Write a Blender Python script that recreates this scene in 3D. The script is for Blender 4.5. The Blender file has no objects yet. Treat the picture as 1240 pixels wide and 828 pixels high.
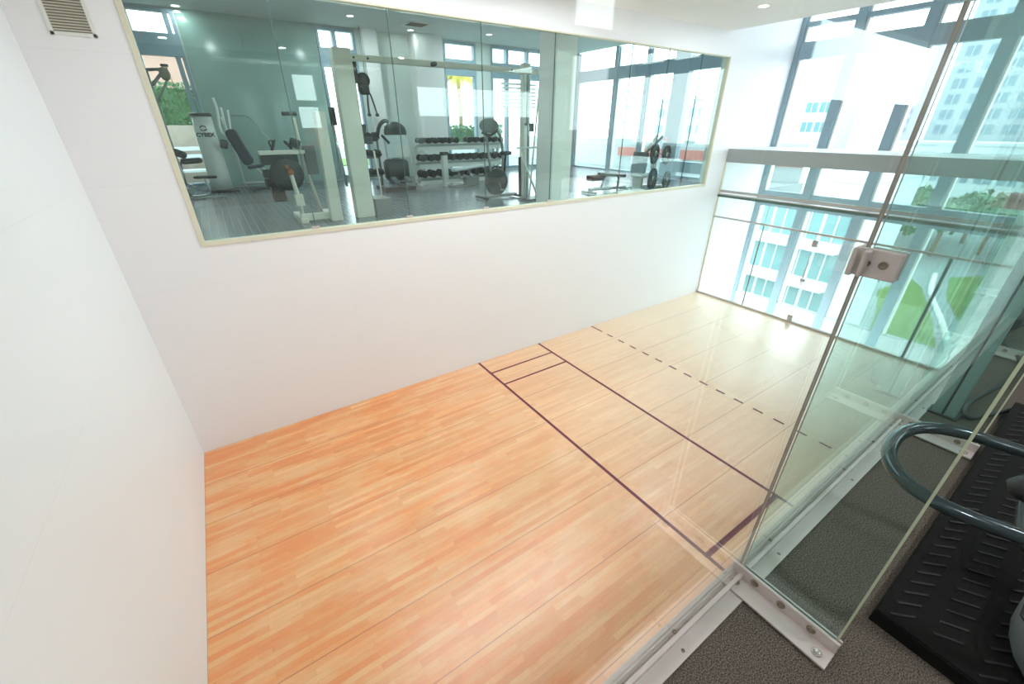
import bpy, math, random
from mathutils import Vector, Matrix, Euler

random.seed(7)
C = bpy.context.scene.collection
PI = math.pi

# ------------------------------------------------------------------ camera
cam_d = bpy.data.cameras.new('camera')
cam = bpy.data.objects.new('camera', cam_d)
C.objects.link(cam)
cam.location = (1.16385, -6.26331, 4.18550)
cam.rotation_euler = (1.08884, 0.00065, -0.59236)
cam_d.sensor_width = 36.0
cam_d.sensor_fit = 'HORIZONTAL'
cam_d.lens = 498.94 * 36.0 / 1240.0
cam_d.clip_start = 0.02
cam_d.clip_end = 600
bpy.context.scene.camera = cam

# ------------------------------------------------------------------ world, exposure
SKY = 4.7
world = bpy.data.worlds.new('sky')
bpy.context.scene.world = world
world.use_nodes = True
wn = world.node_tree
wn.nodes.clear()
wo = wn.nodes.new('ShaderNodeOutputWorld')
wb = wn.nodes.new('ShaderNodeBackground')
wg = wn.nodes.new('ShaderNodeTexCoord')
wsx = wn.nodes.new('ShaderNodeSeparateXYZ')
wr = wn.nodes.new('ShaderNodeValToRGB')
wr.color_ramp.elements[0].position = 0.45
wr.color_ramp.elements[0].color = (0.80, 0.86, 0.90, 1)
wr.color_ramp.elements[1].position = 0.9
wr.color_ramp.elements[1].color = (0.86, 0.94, 1.0, 1)
wm = wn.nodes.new('ShaderNodeMath')
wm.operation = 'MULTIPLY_ADD'
wm.inputs[1].default_value = 0.5
wm.inputs[2].default_value = 0.5
wn.links.new(wg.outputs['Generated'], wsx.inputs[0])
wn.links.new(wsx.outputs['Z'], wm.inputs[0])
wn.links.new(wm.outputs[0], wr.inputs[0])
wn.links.new(wr.outputs[0], wb.inputs[0])
wb.inputs[1].default_value = SKY
wn.links.new(wb.outputs[0], wo.inputs[0])

vs = bpy.context.scene.view_settings
vs.view_transform = 'Standard'
vs.look = 'None'
vs.gamma = 1
vs.use_curve_mapping = False
vs.exposure = 0.60
bpy.context.scene.cycles.transparent_max_bounces = 48
bpy.context.scene.cycles.max_bounces = 14
bpy.context.scene.cycles.diffuse_bounces = 6
COURT_LAMP_W = 22.0
FILL_PANEL_W = 50.0
GYM_LAMP_W = 38.0

# ------------------------------------------------------------------ materials
def srgb(r, g, b):
    def f(c):
        c /= 255.0
        return c / 12.92 if c <= 0.04045 else ((c + 0.055) / 1.055) ** 2.4
    return (f(r), f(g), f(b), 1)

def mat(name, col, rough=0.5, metal=0.0, spec=0.5, bump=0.0, bscale=200.0, vary=0.0, vscale=4.0):
    m = bpy.data.materials.new(name)
    m.use_nodes = True
    nt = m.node_tree
    b = nt.nodes['Principled BSDF']
    b.inputs['Base Color'].default_value = col
    b.inputs['Roughness'].default_value = rough
    b.inputs['Metallic'].default_value = metal
    b.inputs['Specular IOR Level'].default_value = spec
    tc = nt.nodes.new('ShaderNodeTexCoord')
    if vary > 0:
        n = nt.nodes.new('ShaderNodeTexNoise')
        n.inputs['Scale'].default_value = vscale
        n.inputs['Detail'].default_value = 5
        nt.links.new(tc.outputs['Object'], n.inputs['Vector'])
        mx = nt.nodes.new('ShaderNodeMix')
        mx.data_type = 'RGBA'
        mx.inputs[6].default_value = (col[0]*(1-vary), col[1]*(1-vary), col[2]*(1-vary), 1)
        mx.inputs[7].default_value = (min(1, col[0]*(1+vary)), min(1, col[1]*(1+vary)), min(1, col[2]*(1+vary)), 1)
        nt.links.new(n.outputs[0], mx.inputs[0])
        nt.links.new(mx.outputs[2], b.inputs['Base Color'])
    if bump > 0:
        n2 = nt.nodes.new('ShaderNodeTexNoise')
        n2.inputs['Scale'].default_value = bscale
        nt.links.new(tc.outputs['Object'], n2.inputs['Vector'])
        bp = nt.nodes.new('ShaderNodeBump')
        bp.inputs['Strength'].default_value = bump
        bp.inputs['Distance'].default_value = 0.01
        nt.links.new(n2.outputs[0], bp.inputs['Height'])
        nt.links.new(bp.outputs[0], b.inputs['Normal'])
    return m

def glass(name, tint, f0=0.045, rough=0.0):
    """clear sheet glass: tinted transmission plus a Schlick mirror reflection on each face"""
    m = bpy.data.materials.new(name)
    m.use_nodes = True
    nt = m.node_tree
    nt.nodes.clear()
    out = nt.nodes.new('ShaderNodeOutputMaterial')
    tr = nt.nodes.new('ShaderNodeBsdfTransparent')
    tr.inputs[0].default_value = (tint[0], tint[1], tint[2], 1)
    gl = nt.nodes.new('ShaderNodeBsdfGlossy')
    gl.inputs['Roughness'].default_value = rough
    gl.inputs['Color'].default_value = (0.95, 1, 0.98, 1)
    geo = nt.nodes.new('ShaderNodeNewGeometry')
    dot = nt.nodes.new('ShaderNodeVectorMath'); dot.operation = 'DOT_PRODUCT'
    ab = nt.nodes.new('ShaderNodeMath'); ab.operation = 'ABSOLUTE'
    om = nt.nodes.new('ShaderNodeMath'); om.operation = 'SUBTRACT'; om.inputs[0].default_value = 1.0
    pw = nt.nodes.new('ShaderNodeMath'); pw.operation = 'POWER'; pw.inputs[1].default_value = 5.0
    ma = nt.nodes.new('ShaderNodeMath'); ma.operation = 'MULTIPLY_ADD'
    ma.inputs[1].default_value = 0.75; ma.inputs[2].default_value = f0
    mx = nt.nodes.new('ShaderNodeMixShader')
    L = nt.links.new
    L(geo.outputs['Incoming'], dot.inputs[0]); L(geo.outputs['Normal'], dot.inputs[1])
    L(dot.outputs['Value'], ab.inputs[0]); L(ab.outputs[0], om.inputs[1]); L(om.outputs[0], pw.inputs[0])
    L(pw.outputs[0], ma.inputs[0]); L(ma.outputs[0], mx.inputs[0])
    L(tr.outputs[0], mx.inputs[1]); L(gl.outputs[0], mx.inputs[2]); L(mx.outputs[0], out.inputs[0])
    return m

def emis(name, col, s):
    m = bpy.data.materials.new(name)
    m.use_nodes = True
    b = m.node_tree.nodes['Principled BSDF']
    b.inputs['Base Color'].default_value = col
    b.inputs['Emission Color'].default_value = col
    b.inputs['Emission Strength'].default_value = s
    return m

def wall_material(name, col, seam_dark=0.93, vary=0.0):
    m = bpy.data.materials.new(name)
    m.use_nodes = True
    nt = m.node_tree; L = nt.links.new
    b = nt.nodes['Principled BSDF']
    b.inputs['Roughness'].default_value = 0.38
    b.inputs['Specular IOR Level'].default_value = 0.35
    tc = nt.nodes.new('ShaderNodeTexCoord')
    sx = nt.nodes.new('ShaderNodeSeparateXYZ')
    ad = nt.nodes.new('ShaderNodeMath'); ad.operation = 'ADD'
    cb = nt.nodes.new('ShaderNodeCombineXYZ')
    br = nt.nodes.new('ShaderNodeTexBrick')
    br.offset = 0.0
    br.inputs['Scale'].default_value = 1.0
    br.inputs['Brick Width'].default_value = 2.44
    br.inputs['Row Height'].default_value = 1.207
    br.inputs['Mortar Size'].default_value = 0.0025
    br.inputs['Mortar Smooth'].default_value = 0.0
    br.inputs['Color1'].default_value = col
    br.inputs['Color2'].default_value = (col[0]*(1-vary), col[1]*(1-vary), col[2]*(1-vary), 1)
    br.inputs['Mortar'].default_value = (col[0]*seam_dark, col[1]*seam_dark, col[2]*seam_dark, 1)
    L(tc.outputs['Object'], sx.inputs[0])
    L(sx.outputs['X'], ad.inputs[0]); L(sx.outputs['Y'], ad.inputs[1])
    L(ad.outputs[0], cb.inputs['X']); L(sx.outputs['Z'], cb.inputs['Y'])
    L(cb.outputs[0], br.inputs['Vector'])
    L(br.outputs['Color'], b.inputs['Base Color'])
    n = nt.nodes.new('ShaderNodeTexNoise'); n.inputs['Scale'].default_value = 1.3
    L(tc.outputs['Object'], n.inputs['Vector'])
    bp = nt.nodes.new('ShaderNodeBump'); bp.inputs['Strength'].default_value = 0.05; bp.inputs['Distance'].default_value = 0.05
    L(n.outputs[0], bp.inputs['Height']); L(bp.outputs[0], b.inputs['Normal'])
    return m

def maple():
    m = bpy.data.materials.new('maple_strip_floor')
    m.use_nodes = True
    nt = m.node_tree; L = nt.links.new; N = nt.nodes.new
    b = nt.nodes['Principled BSDF']
    tc = N('ShaderNodeTexCoord')
    def brick(w, h, c1, c2, mort, ms, off=0.37):
        br = N('ShaderNodeTexBrick')
        br.offset = off; br.offset_frequency = 2; br.squash = 1.0
        br.inputs['Scale'].default_value = 1.0
        br.inputs['Brick Width'].default_value = w
        br.inputs['Row Height'].default_value = h
        br.inputs['Mortar Size'].default_value = ms
        br.inputs['Mortar Smooth'].default_value = 0.1
        br.inputs['Bias'].default_value = 0.0
        br.inputs['Color1'].default_value = c1
        br.inputs['Color2'].default_value = c2
        br.inputs['Mortar'].default_value = mort
        L(tc.outputs['Object'], br.inputs['Vector'])
        return br
    base = brick(0.78, 0.057, srgb(252, 194, 134), srgb(240, 166, 100), srgb(214, 146, 98), 0.0010)
    tone = brick(1.31, 0.057, (0.86, 0.83, 0.78, 1), (1, 1, 1, 1), (0.9, 0.9, 0.9, 1), 0.0, 0.61)
    seam = brick(60.0, 0.74, (1, 1, 1, 1), (1, 1, 1, 1), (0.45, 0.33, 0.26, 1), 0.0035, 0.0)
    m1 = N('ShaderNodeMix'); m1.data_type = 'RGBA'; m1.blend_type = 'MULTIPLY'; m1.inputs[0].default_value = 0.45
    L(base.outputs[0], m1.inputs[6]); L(tone.outputs[0], m1.inputs[7])
    # orange worn-finish patches, streaked along the boards
    mp = N('ShaderNodeMapping'); mp.inputs['Scale'].default_value = (0.9, 2.6, 1)
    L(tc.outputs['Object'], mp.inputs['Vector'])
    n1 = N('ShaderNodeTexNoise'); n1.inputs['Scale'].default_value = 1.2; n1.inputs['Detail'].default_value = 8; n1.inputs['Roughness'].default_value = 0.65
    L(mp.outputs[0], n1.inputs['Vector'])
    r1 = N('ShaderNodeValToRGB')
    r1.color_ramp.elements[0].position = 0.40; r1.color_ramp.elements[0].color = (1, 1, 1, 1)
    r1.color_ramp.elements[1].position = 0.58; r1.color_ramp.elements[1].color = (1.0, 0.74, 0.48, 1)
    brd = brick(0.66, 0.057, (0, 0, 0, 1), (1, 1, 1, 1), (0.5, 0.5, 0.5, 1), 0.0, 0.43)
    st = N('ShaderNodeMath'); st.operation = 'MULTIPLY_ADD'; st.inputs[1].default_value = 0.12
    L(brd.outputs[0], st.inputs[0]); L(n1.outputs[0], st.inputs[2])
    st2 = N('ShaderNodeMath'); st2.operation = 'SUBTRACT'; st2.inputs[1].default_value = 0.06
    L(st.outputs[0], st2.inputs[0]); L(st2.outputs[0], r1.inputs[0])
    m2 = N('ShaderNodeMix'); m2.data_type = 'RGBA'; m2.blend_type = 'MULTIPLY'
    sx = N('ShaderNodeSeparateXYZ'); L(tc.outputs['Object'], sx.inputs[0])
    # window glare painted in: patches fade and base colour pales towards the back
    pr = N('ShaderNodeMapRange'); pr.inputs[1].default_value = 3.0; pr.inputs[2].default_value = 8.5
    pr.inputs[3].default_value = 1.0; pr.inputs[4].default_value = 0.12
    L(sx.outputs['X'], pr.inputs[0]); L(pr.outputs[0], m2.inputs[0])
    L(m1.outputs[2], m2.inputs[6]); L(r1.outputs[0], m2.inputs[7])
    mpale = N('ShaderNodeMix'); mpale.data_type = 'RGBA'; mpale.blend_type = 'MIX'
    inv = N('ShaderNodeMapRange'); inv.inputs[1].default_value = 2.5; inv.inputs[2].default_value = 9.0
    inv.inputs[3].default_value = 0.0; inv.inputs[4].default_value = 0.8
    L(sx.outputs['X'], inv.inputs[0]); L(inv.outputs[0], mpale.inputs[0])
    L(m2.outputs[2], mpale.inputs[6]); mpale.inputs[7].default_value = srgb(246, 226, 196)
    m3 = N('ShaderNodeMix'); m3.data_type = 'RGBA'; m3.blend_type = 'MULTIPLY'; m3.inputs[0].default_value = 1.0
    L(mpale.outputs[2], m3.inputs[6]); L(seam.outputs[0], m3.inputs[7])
    # fine grain and dark nicks
    mp2 = N('ShaderNodeMapping'); mp2.inputs['Scale'].default_value = (2.0, 45, 1)
    L(tc.outputs['Object'], mp2.inputs['Vector'])
    n2 = N('ShaderNodeTexNoise'); n2.inputs['Scale'].default_value = 3.0; n2.inputs['Detail'].default_value = 6
    L(mp2.outputs[0], n2.inputs['Vector'])
    r2 = N('ShaderNodeValToRGB')
    r2.color_ramp.elements[0].position = 0.30; r2.color_ramp.elements[0].color = (0.74, 0.62, 0.52, 1)
    r2.color_ramp.elements[1].position = 0.42; r2.color_ramp.elements[1].color = (1, 1, 1, 1)
    L(n2.outputs[0], r2.inputs[0])
    m4 = N('ShaderNodeMix'); m4.data_type = 'RGBA'; m4.blend_type = 'MULTIPLY'; m4.inputs[0].default_value = 0.6
    L(m3.outputs[2], m4.inputs[6]); L(r2.outputs[0], m4.inputs[7])
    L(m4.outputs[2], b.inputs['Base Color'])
    b.inputs['Roughness'].default_value = 0.36
    b.inputs['Specular IOR Level'].default_value = 0.9
    b.inputs['Coat Weight'].default_value = 1.0
    b.inputs['Coat Roughness'].default_value = 0.27

    bp = N('ShaderNodeBump'); bp.inputs['Strength'].default_value = 0.08; bp.inputs['Distance'].default_value = 0.01
    L(n2.outputs[0], bp.inputs['Height']); L(bp.outputs[0], b.inputs['Normal'])
    return m

def carpet_mat(name, a, c, scale=420):
    m = bpy.data.materials.new(name)
    m.use_nodes = True
    nt = m.node_tree; L = nt.links.new; N = nt.nodes.new
    b = nt.nodes['Principled BSDF']; b.inputs['Roughness'].default_value = 0.95; b.inputs['Specular IOR Level'].default_value = 0.1
    tc = N('ShaderNodeTexCoord'); n = N('ShaderNodeTexNoise'); n.inputs['Scale'].default_value = scale
    n.inputs['Detail'].default_value = 3
    L(tc.outputs['Object'], n.inputs['Vector'])
    r = N('ShaderNodeValToRGB'); r.color_ramp.elements[0].position = 0.38; r.color_ramp.elements[0].color = a
    r.color_ramp.elements[1].position = 0.66; r.color_ramp.elements[1].color = c
    L(n.outputs[0], r.inputs[0]); L(r.outputs[0], b.inputs['Base Color'])
    bp = N('ShaderNodeBump'); bp.inputs['Strength'].default_value = 0.6; bp.inputs['Distance'].default_value = 0.004
    L(n.outputs[0], bp.inputs['Height']); L(bp.outputs[0], b.inputs['Normal'])
    return m

def tile_mat(name, a, c, mortar, w, h, ms, rough=0.35, off=0.0):
    m = bpy.data.materials.new(name)
    m.use_nodes = True
    nt = m.node_tree; L = nt.links.new; N = nt.nodes.new
    b = nt.nodes['Principled BSDF']; b.inputs['Roughness'].default_value = rough
    tc = N('ShaderNodeTexCoord'); br = N('ShaderNodeTexBrick'); br.offset = off
    br.inputs['Scale'].default_value = 1; br.inputs['Brick Width'].default_value = w; br.inputs['Row Height'].default_value = h
    br.inputs['Mortar Size'].default_value = ms
    br.inputs['Color1'].default_value = a; br.inputs['Color2'].default_value = c; br.inputs['Mortar'].default_value = mortar
    L(tc.outputs['Object'], br.inputs['Vector']); L(br.outputs[0], b.inputs['Base Color'])
    bp = N('ShaderNodeBump'); bp.inputs['Strength'].default_value = 0.4; bp.inputs['Distance'].default_value = 0.004
    L(br.outputs['Fac'], bp.inputs['Height']); bp.invert = True; L(bp.outputs[0], b.inputs['Normal'])
    return m

M = {}
M['wall'] = wall_material('court_wall_panel', srgb(243, 243, 246))
M['wall_cool'] = wall_material('court_front_wall_panel', srgb(234, 237, 240))
M['plain'] = mat('white_paint', srgb(232, 230, 228), 0.6, vary=0.02)
M['gallery'] = mat('grey_gallery_paint', srgb(138, 136, 133), 0.6, vary=0.03)
M['ceil'] = mat('ceiling_paint', srgb(240, 239, 238), 0.8, vary=0.01)
M['gymwall'] = mat('pale_gym_wall', srgb(205, 214, 208), 0.35, vary=0.03)
M['gymglaze'] = mat('back_painted_glass', srgb(150, 178, 170), 0.12, spec=0.8, vary=0.04, vscale=1.5)
M['gymceil'] = mat('gym_ceiling', srgb(196, 206, 202), 0.7)
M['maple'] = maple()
M['line'] = mat('burgundy_line', srgb(108, 22, 52), 0.35, vary=0.08, vscale=20)
M['cream'] = mat('cream_frame', srgb(222, 218, 196), 0.45)
M['alu'] = mat('brushed_aluminium', srgb(196, 192, 188), 0.38, 0.65, vary=0.06, vscale=12)
M['alu_w'] = mat('satin_anodised_plate', srgb(205, 192, 186), 0.42, 0.35, vary=0.05, vscale=20)
M['bolt'] = mat('bolt_steel', srgb(146, 132, 114), 0.3, 0.75)
M['boltcap'] = mat('bolt_cap', srgb(190, 184, 178), 0.25, 0.7)
M['steel'] = mat('bright_steel', srgb(190, 196, 196), 0.2, 0.9)
M['mull'] = mat('blue_grey_mullion', srgb(142, 164, 176), 0.45, 0.1, vary=0.04)
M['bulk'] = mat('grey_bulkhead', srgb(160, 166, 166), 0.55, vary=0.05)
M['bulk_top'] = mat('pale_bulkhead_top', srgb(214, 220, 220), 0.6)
M['white'] = mat('white_powder_coat', srgb(228, 230, 224), 0.35)
M['ivory'] = mat('ivory_powder_coat', srgb(228, 224, 212), 0.4)
M['black'] = mat('black_rubber', srgb(24, 26, 26), 0.55, vary=0.1, vscale=30)
M['mat'] = mat('black_rubber_deck', srgb(16, 14, 12), 0.8, spec=0.2, bump=0.3, bscale=300)
M['rib'] = mat('rubber_rib', srgb(26, 24, 23), 0.6)
M['navy'] = mat('navy_vinyl', srgb(30, 46, 62), 0.4)
M['dark'] = mat('dark_grey_plastic', srgb(48, 54, 56), 0.4)
M['grey'] = mat('mid_grey_plastic', srgb(120, 126, 126), 0.4)
M['tube'] = mat('gunmetal_gloss_tube', srgb(66, 76, 79), 0.16, 0.5)
M['silver'] = mat('silver_plastic', srgb(150, 152, 154), 0.3, 0.5)
M['copper'] = mat('copper_fitting', srgb(190, 120, 80), 0.3, 0.8)
M['wood_stack'] = mat('tan_weight_shroud', srgb(150, 140, 118), 0.45)
M['carpet'] = carpet_mat('brown_grey_carpet', srgb(58, 51, 46), srgb(128, 116, 106), 240)
M['gymfloor'] = tile_mat('rubber_tile', srgb(84, 92, 100), srgb(96, 104, 112), srgb(128, 138, 144), 0.11, 0.11, 0.010, 0.22)
M['post'] = mat('grey_green_post', srgb(160, 176, 172), 0.4, 0.3)
M['coral'] = mat('coral_paint', srgb(212, 134, 122), 0.6)
M['coral_red'] = mat('coral_red_vinyl', srgb(226, 80, 84), 0.5)
M['extwhite'] = mat('white_render', srgb(196, 202, 204), 0.8)
M['extpink'] = mat('pink_brick_render', srgb(170, 134, 120), 0.8, vary=0.1)
M['lawn'] = mat('lawn_grass', srgb(88, 118, 50), 0.9, vary=0.35, vscale=0.4)
M['leaf'] = mat('hedge_leaf', srgb(50, 96, 46), 0.6, vary=0.35, vscale=9)
M['leaf_pale'] = mat('tree_leaf', srgb(84, 116, 82), 0.7, vary=0.3, vscale=2)
M['palm'] = mat('palm_frond', srgb(196, 180, 70), 0.6, vary=0.2)
M['trunk'] = mat('palm_trunk', srgb(150, 132, 108), 0.9)
M['paving'] = mat('pale_paving', srgb(130, 142, 143), 0.85, vary=0.05, vscale=0.3)
M['path'] = mat('white_path', srgb(214, 214, 208), 0.9)
M['tower'] = mat('pale_tower_render', srgb(168, 176, 182), 0.8)
M['towerglass'] = mat('tower_window', srgb(122, 142, 154), 0.3)
M['tealglass'] = mat('teal_balcony_glass', srgb(94, 138, 140), 0.15)
M['soil'] = mat('planter_wall', srgb(150, 136, 124), 0.8)
M['gedge'] = mat('glass_edge_green', srgb(78, 108, 98), 0.3)
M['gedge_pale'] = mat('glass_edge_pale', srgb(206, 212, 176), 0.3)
M['gedge_dark'] = mat('glass_edge_brown', srgb(158, 150, 138), 0.35)
M['glass_clear'] = glass('clear_glass', (0.985, 0.995, 0.99), 0.035)
M['glass_fin'] = glass('fin_glass', (0.865, 0.965, 0.95), 0.06)
M['glass_court'] = glass('near_wall_glass', (0.955, 0.99, 0.98), 0.06)
M['glass_gym'] = glass('gym_window_glass', (0.89, 0.96, 0.935), 0.06)
M['glass_back'] = glass('back_wall_glass', (0.93, 0.985, 0.965), 0.045)
M['glass_facade'] = glass('curtain_wall_glass', (0.96, 0.985, 0.99), 0.03)
M['lamp'] = emis('lamp_diffuser', (1, 0.97, 0.92, 1), 5.0)
M['screen'] = mat('pale_console', srgb(214, 224, 226), 0.3)
M['logo'] = mat('dark_logo', srgb(40, 44, 48), 0.5)
M['grille_dark'] = mat('grille_shadow_gap', srgb(120, 118, 112), 0.8)

# ------------------------------------------------------------------ mesh helpers
class MB:
    def __init__(self):
        self.v = []; self.f = []; self.mi = []; self.sm = []
    def face(self, idx, m=0, s=False):
        self.f.append(tuple(idx)); self.mi.append(m); self.sm.append(s)
    def hexa(self, p, m=0, mm=None):
        """8 corners: bottom 4 ccw, top 4 ccw; mm optional list of 6 material slots (-z,+z,-y,+x,+y,-x)"""
        b = len(self.v); self.v += [tuple(q) for q in p]
        fs = [(3, 2, 1, 0), (4, 5, 6, 7), (0, 1, 5, 4), (1, 2, 6, 5), (2, 3, 7, 6), (3, 0, 4, 7)]
        for i, f in enumerate(fs):
            self.face([b + k for k in f], mm[i] if mm else m)
        return self
    def box(self, x0, x1, y0, y1, z0, z1, m=0, mm=None):
        return self.hexa([(x0, y0, z0), (x1, y0, z0), (x1, y1, z0), (x0, y1, z0),
                          (x0, y0, z1), (x1, y0, z1), (x1, y1, z1), (x0, y1, z1)], m, mm)
    def obox(self, c, s, rot=(0, 0, 0), m=0):
        R = Euler(rot).to_matrix(); c = Vector(c)
        hx, hy, hz = s[0] / 2, s[1] / 2, s[2] / 2
        P = [(-hx, -hy, -hz), (hx, -hy, -hz), (hx, hy, -hz), (-hx, hy, -hz), (-hx, -hy, hz), (hx, -hy, hz), (hx, hy, hz), (-hx, hy, hz)]
        return self.hexa([c + R @ Vector(p) for p in P], m)
    def pad(self, c, s, rot=(0, 0, 0), m=0, r=0.35, n=3):
        """rounded cushion: rounded rectangle in its local XY, thickness in Z, crowned edges"""
        R = Euler(rot).to_matrix(); c = Vector(c)
        hx, hy, hz = s[0] / 2, s[1] / 2, s[2] / 2
        rr = min(hx, hy) * r
        def ring(ins, z):
            out = []
            for qx, qy, a0 in ((1, 1, 0), (-1, 1, 90), (-1, -1, 180), (1, -1, 270)):
                for k in range(n + 1):
                    a = math.radians(a0 + 90 * k / n)
                    out.append(c + R @ Vector((qx * (hx - rr) + (rr - ins) * math.cos(a), qy * (hy - rr) + (rr - ins) * math.sin(a), z)))
            return out
        e = min(hz * 0.7, rr * 0.9)
        rings = [ring(e, -hz), ring(0, -hz + e), ring(0, hz - e), ring(e, hz)]
        self.loft(rings, m, True)
        return self
    def loft(self, rings, m=0, cap=True, smooth=True):
        b = len(self.v); n = len(rings[0])
        for r in rings: self.v += [tuple(p) for p in r]
        for i in range(len(rings) - 1):
            for k in range(n):
                k2 = (k + 1) % n
                self.face((b + i * n + k, b + i * n + k2, b + (i + 1) * n + k2, b + (i + 1) * n + k), m, smooth)
        if cap:
            self.face([b + k for k in reversed(range(n))], m)
            self.face([b + (len(rings) - 1) * n + k for k in range(n)], m)
        return self
    def tube(self, pts, r, n=10, m=0, closed=False, cap=True):
        pts = [Vector(p) for p in pts]
        N = len(pts)
        rs = r if isinstance(r, (list, tuple)) else [r] * N
        up = None; rings = []
        for i in range(N):
            if closed: t = (pts[(i + 1) % N] - pts[i - 1]).normalized()
            elif i == 0: t = (pts[1] - pts[0]).normalized()
            elif i == N - 1: t = (pts[-1] - pts[-2]).normalized()
            else: t = ((pts[i + 1] - pts[i]).normalized() + (pts[i] - pts[i - 1]).normalized()).normalized()
            if up is None:
                up = Vector((0, 0, 1)) if abs(t.z) < 0.9 else Vector((1, 0, 0))
            a = t.cross(up)
            if a.length < 1e-5: a = t.cross(Vector((0.3, 1, 0)))
            a.normalize(); bb = a.cross(t).normalized(); up = bb
            rings.append([pts[i] + (a * math.cos(2 * PI * k / n) + bb * math.sin(2 * PI * k / n)) * rs[i] for k in range(n)])
        if closed:
            rings.append(rings[0])
            self.loft(rings, m, False)
        else:
            self.loft(rings, m, cap)
        return self
    def cyl(self, p0, p1, r, n=16, m=0, r1=None):
        return self.tube([p0, p1], [r, r if r1 is None else r1], n, m)
    def lathe(self, c, prof, n=20, m=0, rot=(0, 0, 0), sy=1.0):
        R = Euler(rot).to_matrix(); c = Vector(c)
        rings = [[c + R @ Vector((r * math.cos(2 * PI * k / n), sy * r * math.sin(2 * PI * k / n), z)) for k in range(n)] for r, z in prof]
        return self.loft(rings, m, True)
    def prism(self, poly, z0, z1, m=0):
        n = len(poly); b = len(self.v)
        self.v += [(p[0], p[1], z0) for p in poly] + [(p[0], p[1], z1) for p in poly]
        self.face([b + k for k in reversed(range(n))], m); self.face([b + n + k for k in range(n)], m)
        for k in range(n):
            k2 = (k + 1) % n
            self.face((b + k, b + k2, b + n + k2, b + n + k), m)
        return self
    def build(self, name, mats, parent=None, loc=None, bevel=0.0):
        me = bpy.data.meshes.new(name)
        me.from_pydata(self.v, [], self.f)
        if not isinstance(mats, (list, tuple)): mats = [mats]
        for m in mats: me.materials.append(m)
        me.polygons.foreach_set('material_index', self.mi)
        me.polygons.foreach_set('use_smooth', self.sm)
        me.update()
        o = bpy.data.objects.new(name, me)
        C.objects.link(o)
        if parent: o.parent = parent
        if loc: o.location = loc
        if bevel:
            md = o.modifiers.new('bevel', 'BEVEL'); md.width = bevel; md.segments = 2; md.limit_method = 'ANGLE'
        return o

def empty(name, loc=(0, 0, 0), rz=0.0, parent=None):
    o = bpy.data.objects.new(name, None); C.objects.link(o)
    o.location = loc; o.rotation_euler = (0, 0, rz); o.empty_display_size = 0.1
    if parent: o.parent = parent
    return o
def tag(o, label=None, cat=None, group=None, kind=None):
    if label: o['label'] = label
    if cat: o['category'] = cat
    if group: o['group'] = group
    if kind: o['kind'] = kind
    return o
def struct(o, label=None, cat=None):
    o['kind'] = 'structure'
    return tag(o, label, cat)
def copy_tree(o, parent=None):
    c = o.copy(); C.objects.link(c)
    if parent: c.parent = parent
    for ch in list(o.children): copy_tree(ch, c)
    return c
def arc(c, r, a0, a1, n, plane='xy', z=0):
    out = []
    for k in range(n + 1):
        a = math.radians(a0 + (a1 - a0) * k / n)
        u, v = c[0] + r * math.cos(a), c[1] + r * math.sin(a)
        out.append((u, v, z) if plane == 'xy' else ((u, z, v) if plane == 'xz' else (z, u, v)))
    return out

# ================================================================== STRUCTURE
CL, CW = 11.74, 6.1           # court length and width
MZ = 2.70                     # level of the gallery and of the gym
FX = 13.7                     # plane of the curtain wall
GX0, GX1, GZ0, GZ1 = 0.80, 11.08, 2.88, 5.52   # gym window opening
GY = 8.0                      # far wall of the gym
CEIL, GCEIL = 5.95, 6.6

# court floor with its painted lines
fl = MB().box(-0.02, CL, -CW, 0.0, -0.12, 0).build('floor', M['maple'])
struct(fl, 'polished orange maple strip floor of the racquetball court', 'floor')
for x, w in ((4.572, 0.045), (6.066, 0.045)):
    MB().box(x - w / 2, x + w / 2, -CW + 0.01, -0.005, 0, 0.0012).build('court_line', M['line'], fl)
for y in (-0.475, -0.932, -5.03):
    w = 0.06 if y < -3 else 0.04
    MB().box(4.595, 6.043, y - w / 2, y + w / 2, 0, 0.0012).build('court_line', M['line'], fl)
y = -0.01
MB().box(7.615, 7.655, -0.36, y, 0, 0.0012).build('court_line', M['line'], fl)
y = -0.52
while y > -5.9:
    MB().box(7.615, 7.655, y - 0.165, y, 0, 0.0012).build('court_line', M['line'], fl)
    y -= 0.335

# walls
w = MB().box(-0.2, 0, -5.9, 0.0, -0.12, CEIL).build('wall_left', M['wall_cool']); struct(w, 'smooth white front wall of the court', 'wall')
wf = MB()
wf.box(-0.2, FX, 0, 0.14, -3.0, GZ0)
wf.box(-0.2, FX, 0, 0.14, GZ1, GCEIL)
wf.box(-0.2, GX0, 0, 0.14, GZ0, GZ1)
wf.box(GX1, FX, 0, 0.14, GZ0, GZ1)
struct(wf.build('wall_far', M['wall']), 'long white side wall below and around the gym window', 'wall')
w = MB().box(-0.2, CL, -6.25, -CW, -0.12, 2.5).build('wall_near', M['wall']); struct(w, 'white wall below the viewing gallery', 'wall')

# ceilings
c = MB()
c.box(-1.8, 10.9, -8.6, 0.0, CEIL, CEIL + 0.25)
c.box(10.9, FX, -8.6, 0.0, GCEIL + 0.1, GCEIL + 0.3)
c.box(10.8, 10.9, -8.6, 0.0, CEIL + 0.25, GCEIL + 0.3)
struct(c.build('ceiling', M['ceil']), 'pale ceiling above court and gallery', 'ceiling')
c = MB().box(-0.2, FX, 0.14, GY + 0.2, GCEIL, GCEIL + 0.2).build('ceiling_gym', M['gymceil']); struct(c, 'grey green ceiling of the gym', 'ceiling')

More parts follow.
